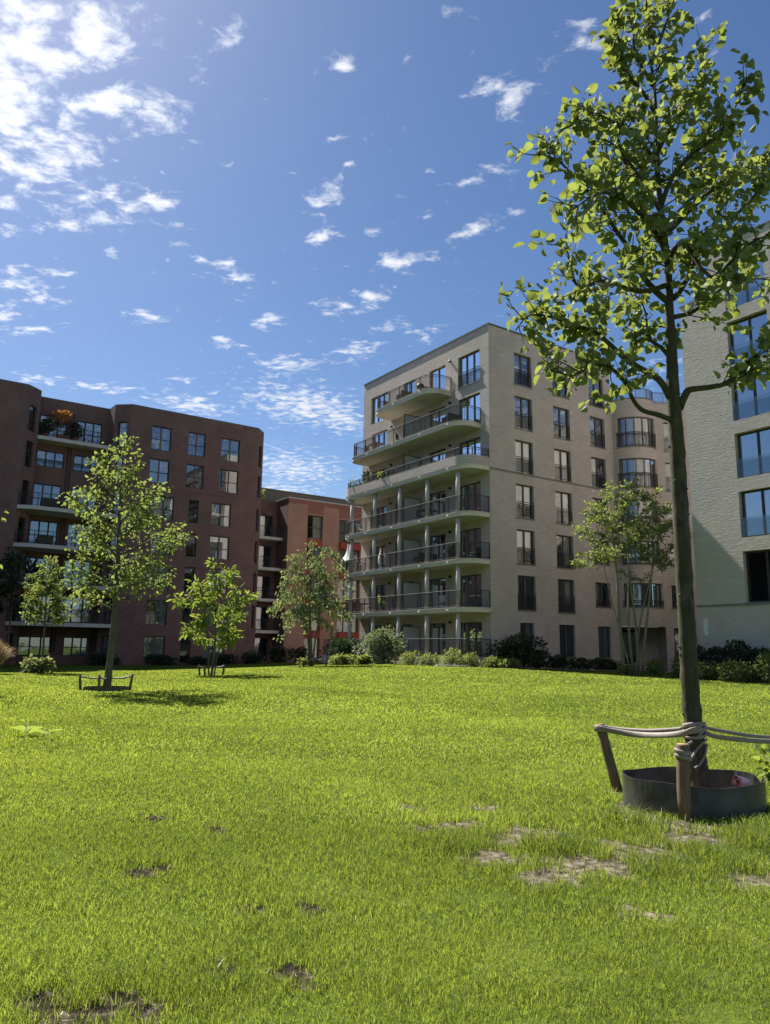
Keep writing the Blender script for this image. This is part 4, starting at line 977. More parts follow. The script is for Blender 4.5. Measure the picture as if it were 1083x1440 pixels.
root = empty('tree_guard', (3.3, 8.4, 0), 'wooden stakes with wrapped rubber straps tied to the lime tree trunk', 'tree guard', 'stake guards around the lawn trees')
def stake(b, t, r, end=True):
    m = MB(); b, t = Vector(b), Vector(t)
    m.tube([b, b.lerp(t, .33), b.lerp(t, .66), b.lerp(t, .985), t], [r, r*1.02, r*.98, r*.99, r*.9], 16, wob=.02); s_ = m.build('stake', M['wood'], root)
    m = MB(); ax = (t-b).normalized(); m.tube([t-ax*.004, t+ax*.004], [r*.88, r*.84], 16); m.build('cut_end', M['wood_end'], s_)
stake((2.70, 9.12, -.08), (2.53, 9.2, .70), .056); stake((2.86, 7.62, -.1), (2.88, 7.62, .665), .062); stake((4.72, 8.75, -.08), (4.86, 8.8, .68), .056)
def ribbon(pts, w, name='strap', th=.013, roll=None):
    m = MB(); P = [Vector(p) for p in smooth_path(pts, 6)]; n = len(P); V = []
    for i, p in enumerate(P):
        t = (P[min(i+1, n-1)]-P[max(i-1, 0)]).normalized(); up = Vector((0, 0, 1)); sd = t.cross(up); sd = sd.normalized() if sd.length > .05 else Vector((1, 0, 0)); up = sd.cross(t)
        if roll:
            a = roll(i/(n-1)); up, sd = up*math.cos(a)+sd*math.sin(a), sd*math.cos(a)-up*math.sin(a)
        V += [p+up*(w*.43*math.cos(q))+sd*(th*math.sin(q)) for q in [2*PI*k/10 for k in range(10)]]
    F = [(10*i+k, 10*i+(k+1) % 10, 10*i+10+(k+1) % 10, 10*i+10+k) for i in range(n-1) for k in range(10)]+[tuple(range(10)), tuple(10*n-1-k for k in range(10))]
    m.grid_faces(V, F, 0, True); return m.build(name, M['strap'], root)
T = lambda a, z, r=.116: (3.285+math.cos(a)*r, 8.35+math.sin(a)*r, z)
# left stake to trunk: two strands, the near one twisted
ribbon([(2.47, 9.16, .655), (2.52, 9.12, .66), (2.62, 9.06, .645), (2.85, 8.82, .63), (3.05, 8.52, .66), T(PI*1.05, .70), T(PI*1.35, .74), T(PI*1.6, .77)], .075, roll=lambda t: .5*math.sin(t*9))
ribbon([(2.56, 9.28, .67), (2.75, 9.1, .66), (2.95, 8.8, .675), (3.13, 8.5, .72), T(PI*.8, .74), T(PI*.5, .76)], .05)
ribbon([(2.47, 9.17, .66), (2.48, 9.23, .66), (2.54, 9.27, .66), (2.6, 9.2, .66), (2.58, 9.13, .66), (2.5, 9.125, .66), (2.465, 9.17, .66)], .085, name='strap')
# wraps round the trunk
for z0, w in ((.78, .06), (.73, .055), (.68, .04)):
    ribbon([T(2*PI*k/12+.3, z0+.02*math.sin(2*PI*k/12+z0*20), .108) for k in range(13)], w)
# trunk to the right stake
ribbon([T(PI*1.75, .78), T(-.1, .76), (3.6, 8.42, .72), (4.0, 8.55, .66), (4.4, 8.68, .635), (4.82, 8.76, .64)], .045)
ribbon([T(.4, .72), (3.55, 8.4, .66), (4.0, 8.5, .615), (4.4, 8.62, .60), (4.84, 8.74, .62)], .06, roll=lambda t: .4*math.sin(t*7))
# front stake: collar and the crossing ties
for z0, r in ((.60, .07), (.55, .068)):
    ribbon([(2.88+math.cos(2*PI*k/10)*r, 7.62+math.sin(2*PI*k/10)*r, z0+.015*math.sin(2*PI*k/10*1+z0*9)) for k in range(11)], .05)
ribbon([(2.93, 7.66, .60), (3.02, 7.9, .62), T(PI*1.3, .62), T(PI*1.55, .70), T(PI*1.75, .76)], .035)
ribbon([(2.94, 7.64, .56), (3.06, 7.9, .5), T(PI*1.45, .56), T(PI*1.65, .62), T(PI*1.85, .64)], .03)
ribbon([T(PI*1.35, .36), T(PI*1.5, .41), T(PI*1.68, .5), T(PI*1.85, .6)], .028)
root = empty('rolled_cloth', (3.72, 7.98, .2), 'pink rolled cloth lying inside the steel ring', 'cloth')
m = MB(); rr_ = [.055, .06, .058, .055]; ax = [(3.50, 7.90, .285), (3.56, 7.95, .275), (3.62, 8.02, .255), (3.67, 8.09, .24)]
m.tube(ax, rr_, 16, caps=False, wob=.05); m.tube(ax, [.034, .036, .036, .034], 14, caps=False, wob=.05)
m.build('roll', M['pink'], root)

# ------------------------------------------------------------------ things on the balconies
def place(root, pl, u, off, z, rz=0):
    q = pl.xy(u, off); root.location = (q[0], q[1], z); root.rotation_euler[2] = rz
def local(m, name, mat, root):
    me_root = root; o = m.build(name, mat, None); o.parent = me_root; return o
def chair(mat, label, pl, u, off, z, rz, group='chairs on the balconies'):
    r = empty('balcony_chair', (0, 0, 0), label, 'chair', group)
    m = MB()
    for k in range(6): m.box((0, -.2+.08*k), (1, 0), .22, .03, .43, .455)
    local(m, 'seat', M[mat], r); m = MB()
    for k in range(5): m.box((-.18+.09*k, .235+.01), (1, 0), .03, .012, .5, .88)
    m.box((0, .245), (1, 0), .23, .016, .86, .92); local(m, 'backrest', M[mat], r)
    for sx in (-1, 1):
        for sy in (-1, 1): m = MB(); m.tube([(sx*.21, sy*.22, 0), (sx*.2, sy*.2, .44)], .018, 6); local(m, 'leg', M[mat], r)
    place(r, pl, u, off, z+.005, rz); return r
def table(mat, label, pl, u, off, z, rz=0, L_=.6, W_=.4):
    r = empty('balcony_table', (0, 0, 0), label, 'table', 'tables on the balconies')
    m = MB(); m.box((0, 0), (1, 0), L_, W_, .70, .74); local(m, 'tabletop', M[mat], r)
    for sx in (-1, 1):
        for sy in (-1, 1): m = MB(); m.tube([(sx*(L_-.06), sy*(W_-.06), 0), (sx*(L_-.06), sy*(W_-.06), .70)], .022, 6); local(m, 'leg', M[mat], r)
    place(r, pl, u, off, z+.005, rz); return r
def bench(mat, cush, label, pl, u, off, z, rz, W_=.75):
    r = empty('garden_sofa', (0, 0, 0), label, 'sofa')
    m = MB(); m.box((0, 0), (1, 0), W_, .36, .12, .32); local(m, 'base', M[mat], r)
    m = MB(); m.box((0, -.03), (1, 0), W_-.1, .32, .322, .44); local(m, 'cushion', M[cush], r)
    m = MB(); m.box((0, .33), (1, 0), W_, .06, .325, .82); local(m, 'backrest', M[mat], r)
    for s in (-1, 1): m = MB(); m.box((s*(W_-.05), -.04), (1, 0), .05, .3, .325, .6); local(m, 'armrest', M[mat], r)
    place(r, pl, u, off, z+.005, rz); return r
def pot_plant(label, pl, u, off, z, hgt, rad, mat, n, ls, pot='terracotta', pr=.2, ph=.35, shape='oval', trunk=0.0, group='potted plants on the balconies'):
    q = pl.xy(u, off); r = empty('potted_plant', (q[0], q[1], z), label, 'potted plant', group)
    m = MB(); m.tube([(q[0], q[1], z+.005), (q[0], q[1], z+ph*.9), (q[0], q[1], z+ph)], [pr*.75, pr, pr*1.06], 14); m.build('pot', M[pot], r)
    uu = rnd_unit(n); k = rng.random((n, 1))**.5; P = uu*k*np.array([rad, rad, hgt/2])+np.array([q[0], q[1], z+ph+trunk+hgt/2])
    leaf_mesh('foliage', P, uu+rnd_unit(n)*.6, rnd_unit(n)+np.array([0, 0, 1]), ls*(.6+.8*rng.random(n)), M[mat], r, np.clip(rng.normal(.5, .3, n), 0, 1), shape)
    m = MB(); m.tube([(q[0], q[1], z+ph-.02), (q[0]+.02, q[1], z+ph+trunk+hgt*.6)], [.025, .01], 6); m.build('stem', M['bark'], r)
zA = -AZA
# barbecue on the top balcony
r = empty('barbecue', (0, 0, 0), 'black kettle barbecue on the topmost curved balcony', 'barbecue')
m = MB(); m.tube([(0, 0, .72-.22*math.cos(t)) for t in np.linspace(.15, PI/2, 6)], [.27*math.sin(t) for t in np.linspace(.15, PI/2, 6)], 18); local(m, 'bowl', M['black'], r)
m = MB(); m.tube([(0, 0, .735+.2*math.sin(t)) for t in np.linspace(0, 1.45, 6)], [.275*math.cos(t) for t in np.linspace(0, 1.45, 6)], 18); l_ = local(m, 'lid', M['black'], r)
m = MB(); m.tube([(-.05, 0, .94), (-.05, 0, .98), (.05, 0, .98), (.05, 0, .94)], .012, 6); local(m, 'handle', M['white_metal'], r)
for k in range(3): a = 2*PI*k/3; m = MB(); m.tube([(math.cos(a)*.14, math.sin(a)*.14, .56), (math.cos(a)*.3, math.sin(a)*.3, 0)], .016, 6); local(m, 'leg', M['white_metal'], r)
m = MB(); m.box((.45, 0), (1, 0), .16, .18, .70, .73); local(m, 'side_shelf', M['black'], r)
place(r, A, 5.9, 1.2, 19.475, .4)
bench('dark_wood', 'black', 'dark outdoor sofa on the topmost curved balcony', A, 7.9, .9, 19.47, zA+PI)
chair('dark_wood', 'dark chair at the left end of the topmost curved balcony', A, 10.3, 1.0, 19.47, zA)
chair('dark_wood', 'dark chair at the left end of the second highest curved balcony', A, 12.8, 1.0, 16.42, zA)
table('dark_wood', 'dark low table at the left end of the second highest balcony', A, 11.6, 1.1, 16.42, zA+PI/2)
chair('dark_wood', 'dark chair beside the frosted screen of the second highest balcony', A, 8.6, 1.0, 16.42, zA+.5)
bench('dark_wood', 'black', 'dark low sofa at the right end of the second highest balcony', A, 2.6, 1.0, 16.42, zA+PI, .6)
table('white_metal', 'small white table on the third balcony from the bottom left end', A, 13.0, 1.1, 7.3, zA+PI/2, .4, .3)
chair('white_metal', 'white wire chair on the lowest curved balcony, left one of the pair', A, 4.9, .95, 4.27, zA+.4)
chair('white_metal', 'white wire chair on the lowest curved balcony, right one of the pair', A, 3.9, .95, 4.27, zA-1.2)
table('dark_wood', 'dark dining table at the left end of the lowest curved balcony', A, 13.0, 1.1, 4.27, zA+PI/2, .8, .42)
chair('dark_wood', 'dark chair left of the dining table on the lowest balcony', A, 14.0, 1.1, 4.27, zA)
chair('dark_wood', 'dark chair right of the dining table on the lowest balcony', A, 11.9, 1.1, 4.27, zA+PI)
chair('dark_wood', 'dark deck chair behind the middle of the lowest balcony railing', A, 8.7, 1.1, 4.27, zA+.8)
chair('dark_wood', 'dark chair near the screen on the balcony below the terrace', A, 6.0, 1.0, 10.31, zA+.3)
table('dark_wood', 'dark table near the screen on the balcony below the terrace', A, 5.0, 1.1, 10.31, zA)
chair('white_metal', 'pale chair at the left end of the balcony below the terrace', A, 13.4, 1.2, 10.31, zA+.3)
bench('dark_wood', 'frost', 'dark sofa with grey cushion in the middle of the second balcony', A, 5.6, .9, 7.3, zA+PI)
pot_plant('dark leafy potted plant at the right end of the second curved balcony', A, 2.5, 1.0, 7.3, .8, .32, 'leaf_dark', 150, .17, 'black')
pot_plant('yellow-green planter plant on the brick terrace parapet level', A, 9.6, 1.45, 13.41, .75, .7, 'leaf_bright', 220, .16, 'black', .25, .5)
pot_plant('tall grassy plant at the left end of the brick-edged terrace', A, 12.4, 1.4, 13.41, 1.2, .25, 'leaf_herb', 120, .3, 'black', .2, .4, 'long')
pot_plant('thin airy plant at the rounded left corner of the brick-edged terrace', A, 14.6, 1.2, 13.41, 1.4, .3, 'leaf_grey', 80, .2, 'black', .2, .4, 'long')
pot_plant('low dark plant on the brick-edged terrace', A, 13.4, 1.4, 13.41, .5, .5, 'leaf_dark', 150, .16, 'black', .22, .4)
pot_plant('spiky pale plant leaning over the left end of the lowest balcony', A, 15.0, 1.1, 4.27, .9, .4, 'leaf_herb', 90, .35, 'black', .2, .5, 'long')
# pale cloth sunshade hanging at the left end
r = empty('sunshade', (0, 0, 0), 'white cloth sunshade flaring out at the left end of a curved balcony', 'sunshade'); m = MB()
q = A.xy(14.75, 1.35); Q = []
for k in range(7):
    t = k/6; rr_ = .16+.55*t**2.2
    for j in range(14): a = 2*PI*j/14; Q.append((math.cos(a)*rr_*(1+.1*math.sin(j*2.3)), math.sin(a)*rr_*(1+.1*math.cos(j*1.7)), 2.4-1.35*t))
m.grid_faces(Q, [(i*14+j, i*14+(j+1) % 14, (i+1)*14+(j+1) % 14, (i+1)*14+j) for i in range(6) for j in range(14)]); local(m, 'cloth', M['white'], r)
m = MB(); m.tube([(0, 0, .02), (0, 0, 2.45)], .025, 8); local(m, 'pole', M['rail'], r); m = MB(); m.box((0, 0), (1, 0), .25, .25, 0, .06); local(m, 'base', M['black'], r)
r.location = (q[0], q[1], 7.31)
# red building's top balcony: orange shrub, dark shrubs, pots; sofa lower down
pot_plant('orange-leaved shrub in a pot on the top balcony of the red building', Rc, -15.0, .85, 18.55, .95, .85, 'leaf_orange', 420, .16, 'terracotta', .24, .45, trunk=1.15)
pot_plant('large dark potted shrub left on the top balcony of the red building', Rc, -16.1, .7, 18.55, 1.3, .5, 'leaf_dark', 420, .17, 'terracotta', .24, .4)
pot_plant('large dark potted shrub in the middle of the top balcony of the red building', Rc, -13.75, .8, 18.55, 1.25, .6, 'leaf_dark', 480, .17, 'terracotta', .24, .4)
pot_plant('small terracotta pot plant between the dark shrubs of the top balcony', Rc, -14.5, 1.1, 18.55, .3, .2, 'leaf_dark', 60, .1, 'terracotta', .2, .3)
bench('dark_wood', 'red_cushion', 'sofa with red cushions on the middle balcony of the red building', Lr, -15.3, -.5, 12.42, -AZB+PI/2+PI, .9)
bench('dark_wood', 'black', 'dark seat on the balcony below the red sofa', Lr, -15.7, -.5, 9.42, -AZB+PI/2+PI, .6)
# green planting on the roof edge behind the recessed balconies of the orange building
q = Mr.xy(-4.1, -1.0); shrub('roof_plant', 'yellow-green bush on the roof edge above the recessed orange-building balconies', 'shrub', q[0], q[1], 1.4, .7, 1.25, 600, .2, 'leaf_herb', z=MT-.15)

# ------------------------------------------------------------------ lawn
BARE0 = [(-1.58, 5.6, .17), (.4, 7.01, .13), (.72, 7.17, .14), (1.28, 6.81, .24), (.83, 6.1, .17), (1.12, 5.6, .17), (1.55, 5.92, .24), (1.95, 6.2, .15), (2.63, 6.76, .26), (2.58, 5.56, .17), (-1.25, 3.5, .2), (-1.0, 3.6, .13), (-1.45, 3.62, .1), (-1.34, 6.82, .12), (-2.03, 7.22, .13), (-.72, 4.83, .11), (-.43, 4.85, .11), (.31, 7.93, .12), (1.01, 7.98, .12),
        (1.54, 4.87, .09), (2.15, 6.3, .18), (2.72, 9.05, .14), (2.54, 8.2, .13), (2.9, 7.35, .17), (3.25, 7.25, .16), (2.42, 7.75, .2), (2.62, 7.35, .18), (-.38, 3.94, .11), (-.72, 3.97, .1), (1.0, 6.6, .12), (1.9, 6.55, .16)]
BARE = [(x, y, r*(1.5 if x > .3 else 1.1)) for x, y, r in BARE0]
def wob(x, y, f, ph=0.): return (np.sin(x*f*1.1+ph+1.3*np.sin(y*f*.7+ph))+np.sin(y*f*1.27+2.1*ph+1.1*np.sin(x*f*.83))+np.sin((x+y)*f*.61+ph*3))/3
def bare(x, y):
    b = np.zeros_like(x); xx = x+.05*np.sin(y*23)+.04*np.sin(x*31+2); yy = y+.06*np.sin(x*19+1)+.03*np.sin(y*37)
    for (cx, cy, r) in BARE:
        d2 = ((xx-cx)/(r*1.0))**2+((yy-cy)/(r*.9))**2; b = np.maximum(b, np.exp(-d2**1.4*.9))
    return b
xs = np.unique(np.concatenate([np.array([-1500, -600, -250, -140, -90, -60, -45]), np.arange(-36, -9, 1.), np.arange(-9, 8, .09), np.arange(8, 40, 1.), np.array([50, 70, 110, 250, 600, 1500])]))
ys = np.unique(np.concatenate([np.array([-1200, -400, -120, -40, -12, -3, 0, 1.5, 2.4]), np.arange(2.6, 11, .08), np.arange(11, 26, .4), np.arange(26, 80, 1.), np.array([90, 120, 200, 500, 1500, 3000])]))
XX, YY = np.meshgrid(xs, ys); bz_ = bare(XX, YY)
ZZ = G(XX, YY)-.018*bz_+np.where((YY < 16) & (YY > 2) & (abs(XX) < 9), .009*wob(XX, YY, 9.)+.006*wob(XX, YY, 21., 2.), 0)
nx, ny = len(xs), len(ys); V = np.stack([XX.ravel(), YY.ravel(), ZZ.ravel()], 1)
i0 = (np.arange(ny-1)[:, None]*nx+np.arange(nx-1)[None]).ravel(); lp = np.stack([i0, i0+1, i0+nx+1, i0+nx], 1).ravel(); st = np.arange(len(i0))*4
mg, nt, out = newmat('lawn_ground'); b = N(nt, 'ShaderNodeBsdfPrincipled'); b.inputs['Roughness'].default_value = 1.0; b.inputs['Specular IOR Level'].default_value = 0.0
geo = N(nt, 'ShaderNodeNewGeometry'); at = N(nt, 'ShaderNodeAttribute', attribute_name='bare')
n1 = N(nt, 'ShaderNodeTexNoise'); n1.inputs['Scale'].default_value = .35; n1.inputs['Detail'].default_value = 6; L(nt, geo.outputs['Position'], n1.inputs['Vector'])
n2 = N(nt, 'ShaderNodeTexNoise'); n2.inputs['Scale'].default_value = 14; n2.inputs['Detail'].default_value = 8; L(nt, geo.outputs['Position'], n2.inputs['Vector'])
gr_ = ramp(nt, n1.outputs['Fac'], [(.3, (.06, .095, .014)), (.7, (.115, .145, .026))])
so_ = ramp(nt, n2.outputs['Fac'], [(.3, (.03, .026, .02)), (.5, (.15, .128, .095)), (.72, (.30, .265, .205))])
dm = N(nt, 'ShaderNodeAttribute', attribute_name='dark_soil'); mw = N(nt, 'ShaderNodeMix', data_type='RGBA'); L(nt, dm.outputs['Fac'], mw.inputs['Factor']); L(nt, so_, mw.inputs['A'])
so2 = ramp(nt, n2.outputs['Fac'], [(.3, (.012, .011, .009)), (.55, (.045, .038, .028)), (.72, (.17, .145, .115))]); L(nt, so2, mw.inputs['B']); so_ = mw.outputs['Result']   # darker soil towards the left
n4 = N(nt, 'ShaderNodeMath', operation='MULTIPLY_ADD'); n4.inputs[1].default_value = .5; L(nt, n2.outputs['Fac'], n4.inputs[0]); L(nt, at.outputs['Fac'], n4.inputs[2])
mr = N(nt, 'ShaderNodeMapRange'); mr.inputs['From Min'].default_value = .5; mr.inputs['From Max'].default_value = .75; L(nt, n4.outputs[0], mr.inputs['Value'])
mx = N(nt, 'ShaderNodeMix', data_type='RGBA'); L(nt, mr.outputs['Result'], mx.inputs['Factor']); L(nt, gr_, mx.inputs['A']); L(nt, so_, mx.inputs['B']); L(nt, mx.outputs['Result'], b.inputs['Base Color'])
bp = N(nt, 'ShaderNodeBump'); bp.inputs['Strength'].default_value = .9; bp.inputs['Distance'].default_value = .03; L(nt, n2.outputs['Fac'], bp.inputs['Height']); L(nt, bp.outputs['Normal'], b.inputs['Normal'])
L(nt, b.outputs['BSDF'], out.inputs['Surface'])
gnd = np_mesh('ground', V, lp, st, np.full(len(i0), 4), mg, None, {'bare': bz_.ravel(), 'dark_soil': np.clip((.6-XX)/.9, 0, 1).ravel()}); tag(gnd, 'lawn ground sheet with patches of bare soil', 'ground', kind='structure')

def dist(pl, x, y): return (x-pl.o[0])*pl.n[0]+(y-pl.o[1])*pl.n[1]
def lawn_mask(x, y):
    k = np.ones(len(x), bool)
    for pl, d in ((Lr, .5), (Rp, 2.9), (Mo, .9)): k &= dist(pl, x, y) > d
    k &= ~((dist(A, x, y) < 3.4) & (dist(B, x, y) < 3.3)); k &= dist(Wp, x, y) > 5.2
    pd = np.abs(np.interp(x, PX, PY)-y); pd = np.where(y < np.interp(x, PX, PY), pd-.9, pd); k &= ~((pd < .62) & (x > PX[0]) & (x < PX[-1]))
    rr = np.hypot((x-3.18)/.73, (y-8.25)/.70); k &= rr > 1
    k &= np.hypot(x-3.32, y-8.35) > .2
    return k
PX = [7.6, 10.5, 14, 18, 22, 27, 33]; PY = [44.8, 46.6, 48.0, 48.3, 46.6, 43.5, 39.0]
m = MB(); P_ = smooth_path([(a, b_, 0) for a, b_ in zip(PX, PY)], 6); prev = None
for i, p in enumerate(P_):
    t = P_[min(i+1, len(P_)-1)]-P_[max(i-1, 0)]; t /= np.linalg.norm(t); s_ = np.array([-t[1], t[0]])*.6
    cur = [(p[0]+s_[0]*k, p[1]+s_[1]*k, g(p[0]+s_[0]*k, p[1]+s_[1]*k)+.075) for k in (-1, 0, 1)]
    if prev:
        for k in (0, 1): m.poly([prev[k], cur[k], cur[k+1], prev[k+1]])
    prev = cur
tag(m.build('path', M['path']), 'narrow pinkish paved path before the beige building', 'path', kind='structure')

def blades():
    VV = []; TT = []; cnt = 0; global DRY; DRY = []
    bands = [(2.6, 4.6, 14500, .0033, .05), (4.6, 7, 9500, .0042, .05), (7, 11, 4300, .0068, .052), (11, 18, 1500, .012, .052), (18, 30, 460, .024, .05), (30, 62, 130, .05, .045)]
    for (ya, yb, den, w, hm) in bands:
        area = .62*(yb*yb-ya*ya)+2*(yb-ya)*1.0; n = int(den*area)
        y = np.sqrt(rng.random(n)*(yb*yb-ya*ya)+ya*ya); x = (rng.random(n)*2-1)*(.62*y+1.0)
        keep = lawn_mask(x, y); bb = bare(x, y) if ya < 12 else np.zeros(n)
        clump = wob(x, y, 5.5)+.6*wob(x, y, 13., 1.)
        keep &= rng.random(n) > np.clip(bb*1.35-.12, 0, .97)
        keep &= rng.random(n) < np.clip(.97+.15*clump, .75, 1)
        x, y, bb, clump = x[keep], y[keep], bb[keep], clump[keep]; n = len(x)
        z = G(x, y)-.015
        big = wob(x, y, .55, .7)*.5+wob(x, y, 1.7, 2.)*.5
        h = hm*(.55+.8*rng.random(n)**1.3)*(1+.22*clump+.15*big)
        edge = np.clip(bb*3, 0, 1)*np.clip(1-bb, 0, 1); h *= 1+.35*edge
        rr = np.hypot(x-3.2, y-7.9); h *= 1+.3*np.exp(-((rr-1.2)/.75)**2)*(rng.random(n) < .7)
        tuft = np.zeros(n)
        for (cx, cy, r) in ((1.95, 5.95, .3), (2.45, 6.05, .35), (3.0, 6.5, .35), (.55, 6.4, .3), (2.3, 7.2, .35), (3.4, 7.05, .3), (-1.9, 25.6, .5), (1.3, 6.35, .25), (3.5, 6.2, .4)): tuft = np.maximum(tuft, np.exp(-((x-cx)**2+(y-cy)**2)/r**2))
        zone = np.exp(-((x-1.6)/2.6)**2-((y-6.6)/1.3)**2)+.7*np.exp(-((x+1.2)/1.5)**2-((y-6.2)/.9)**2)+.9*np.exp(-((x+1.0)/.8)**2-((y-3.7)/.45)**2)+.5*np.exp(-((x+.3)/.9)**2-((y-4.6)/.6)**2)
        h *= 1+1.15*tuft+.25*zone
        a = rng.uniform(0, 2*PI, n); la = rng.uniform(0, 2*PI, n); ln = h*(.25+.75*rng.random(n)); ww = w*(.6+.8*rng.random(n))
        wx, wy = np.cos(a)*ww/2, np.sin(a)*ww/2; lx, ly = np.cos(la)*ln, np.sin(la)*ln
        p = np.empty((n, 5, 3))
        p[:, 0] = np.stack([x-wx, y-wy, z], 1); p[:, 1] = np.stack([x+wx, y+wy, z], 1)
        p[:, 2] = np.stack([x-wx*.8+lx*.3, y-wy*.8+ly*.3, z+h*.6], 1); p[:, 3] = np.stack([x+wx*.8+lx*.3, y+wy*.8+ly*.3, z+h*.6], 1)
        p[:, 4] = np.stack([x+lx, y+ly, z+h*(1-.25*(ln/h)**2)], 1)
        tint = np.clip(.45+.6*big+.24*wob(x, y, 3.1, 1.5)+.1*np.clip((y-7)/20, 0, 1)+rng.normal(0, .26, n)-.6*tuft-.42*zone, 0, 1)
        isdry = rng.random(n) < .012+.02*np.clip(big+.1, 0, 1); DRY.append(p[isdry].reshape(-1, 3)); p = p[~isdry]; tint = tint[~isdry]; n = len(tint)
        VV.append(p.reshape(-1, 3)); TT.append(np.repeat(tint, 5)); cnt += n
    V = np.concatenate(VV); T = np.concatenate(TT); base = (np.arange(cnt)*5)[:, None]
    lp = (base+np.array([[0, 1, 3, 2, 2, 3, 4]])).ravel(); tot = np.tile([4, 3], cnt); st = np.concatenate([[0], np.cumsum(tot)[:-1]])
    o = np_mesh('grass', V, lp, st, tot, M['grass'], None, {'tint': T}); tag(o, 'sunlit yellow-green lawn grass', 'grass', kind='stuff')
blades()
def dry_strands():
    VV = []; n0 = 0
    for (cx, cy, r) in BARE:
        n = int(25*r); q = rng.normal(0, .55, (n, 2))*np.array([r*1.1, r*.9]); x, y = cx+q[:, 0], cy+q[:, 1]
        a = rng.uniform(0, 2*PI, n); l = .02+.035*rng.random(n); w = .0028; z = G(x, y)+.004+.012*rng.random(n); d = np.stack([np.cos(a), np.sin(a)], 1)
        p = np.empty((n, 4, 3)); e = np.stack([x+d[:, 0]*l, y+d[:, 1]*l], 1)
        p[:, 0] = np.stack([x-d[:, 1]*w, y+d[:, 0]*w, z], 1); p[:, 1] = np.stack([x+d[:, 1]*w, y-d[:, 0]*w, z], 1)
        p[:, 2] = np.stack([e[:, 0]+d[:, 1]*w*.4, e[:, 1]-d[:, 0]*w*.4, z+.025*rng.random(n)], 1); p[:, 3] = np.stack([e[:, 0]-d[:, 1]*w*.4, e[:, 1]+d[:, 0]*w*.4, p[:, 2, 2]], 1)
        VV.append(p.reshape(-1, 3)); n0 += n
    D = np.concatenate(DRY); nd = len(D)//5; base = n0*4+(np.arange(nd)*5)[:, None]
    lp = np.concatenate([np.arange(n0*4), (base+np.array([[0, 1, 3, 2, 2, 3, 4]])).ravel()]); tot = np.concatenate([np.full(n0, 4), np.tile([4, 3], nd)]); st = np.concatenate([[0], np.cumsum(tot)[:-1]])
    o = np_mesh('dry_grass', np.concatenate(VV+[D]), lp, st, tot, M['straw'], None, {'tint': np.concatenate([np.repeat(rng.random(n0), 4), np.repeat(rng.random(nd), 5)])}); tag(o, 'dry straw-coloured blades among the grass and on the bare soil patches', 'dry grass', kind='stuff')
dry_strands()

# ------------------------------------------------------------------ sky, sun, camera
SUN_AZ, SUN_EL = R(-39.5), R(50.0)      # azimuth from +Y towards +X
w = bpy.data.worlds.new('World'); S.world = w; w.use_nodes = True; nt = w.node_tree; nt.nodes.clear()
out = N(nt, 'ShaderNodeOutputWorld'); bg = N(nt, 'ShaderNodeBackground'); bg.inputs['Strength'].default_value = .085; L(nt, bg.outputs['Background'], out.inputs['Surface'])
sky = N(nt, 'ShaderNodeTexSky'); sky.sky_type = 'NISHITA'; sky.sun_disc = False; sky.sun_elevation = SUN_EL; sky.sun_rotation = SUN_AZ
sky.altitude = 50; sky.air_density = 1.0; sky.dust_density = .5; sky.ozone_density = 4.0
tc = N(nt, 'ShaderNodeTexCoord'); sep = N(nt, 'ShaderNodeSeparateXYZ'); L(nt, tc.outputs['Generated'], sep.inputs[0])
zm = N(nt, 'ShaderNodeMath', operation='MAXIMUM'); zm.inputs[1].default_value = .03; L(nt, sep.outputs['Z'], zm.inputs[0])
dx = N(nt, 'ShaderNodeMath', operation='DIVIDE'); L(nt, sep.outputs['X'], dx.inputs[0]); L(nt, zm.outputs[0], dx.inputs[1])
dy = N(nt, 'ShaderNodeMath', operation='DIVIDE'); L(nt, sep.outputs['Y'], dy.inputs[0]); L(nt, zm.outputs[0], dy.inputs[1])
cp = N(nt, 'ShaderNodeCombineXYZ'); L(nt, dx.outputs[0], cp.inputs['X']); L(nt, dy.outputs[0], cp.inputs['Y'])
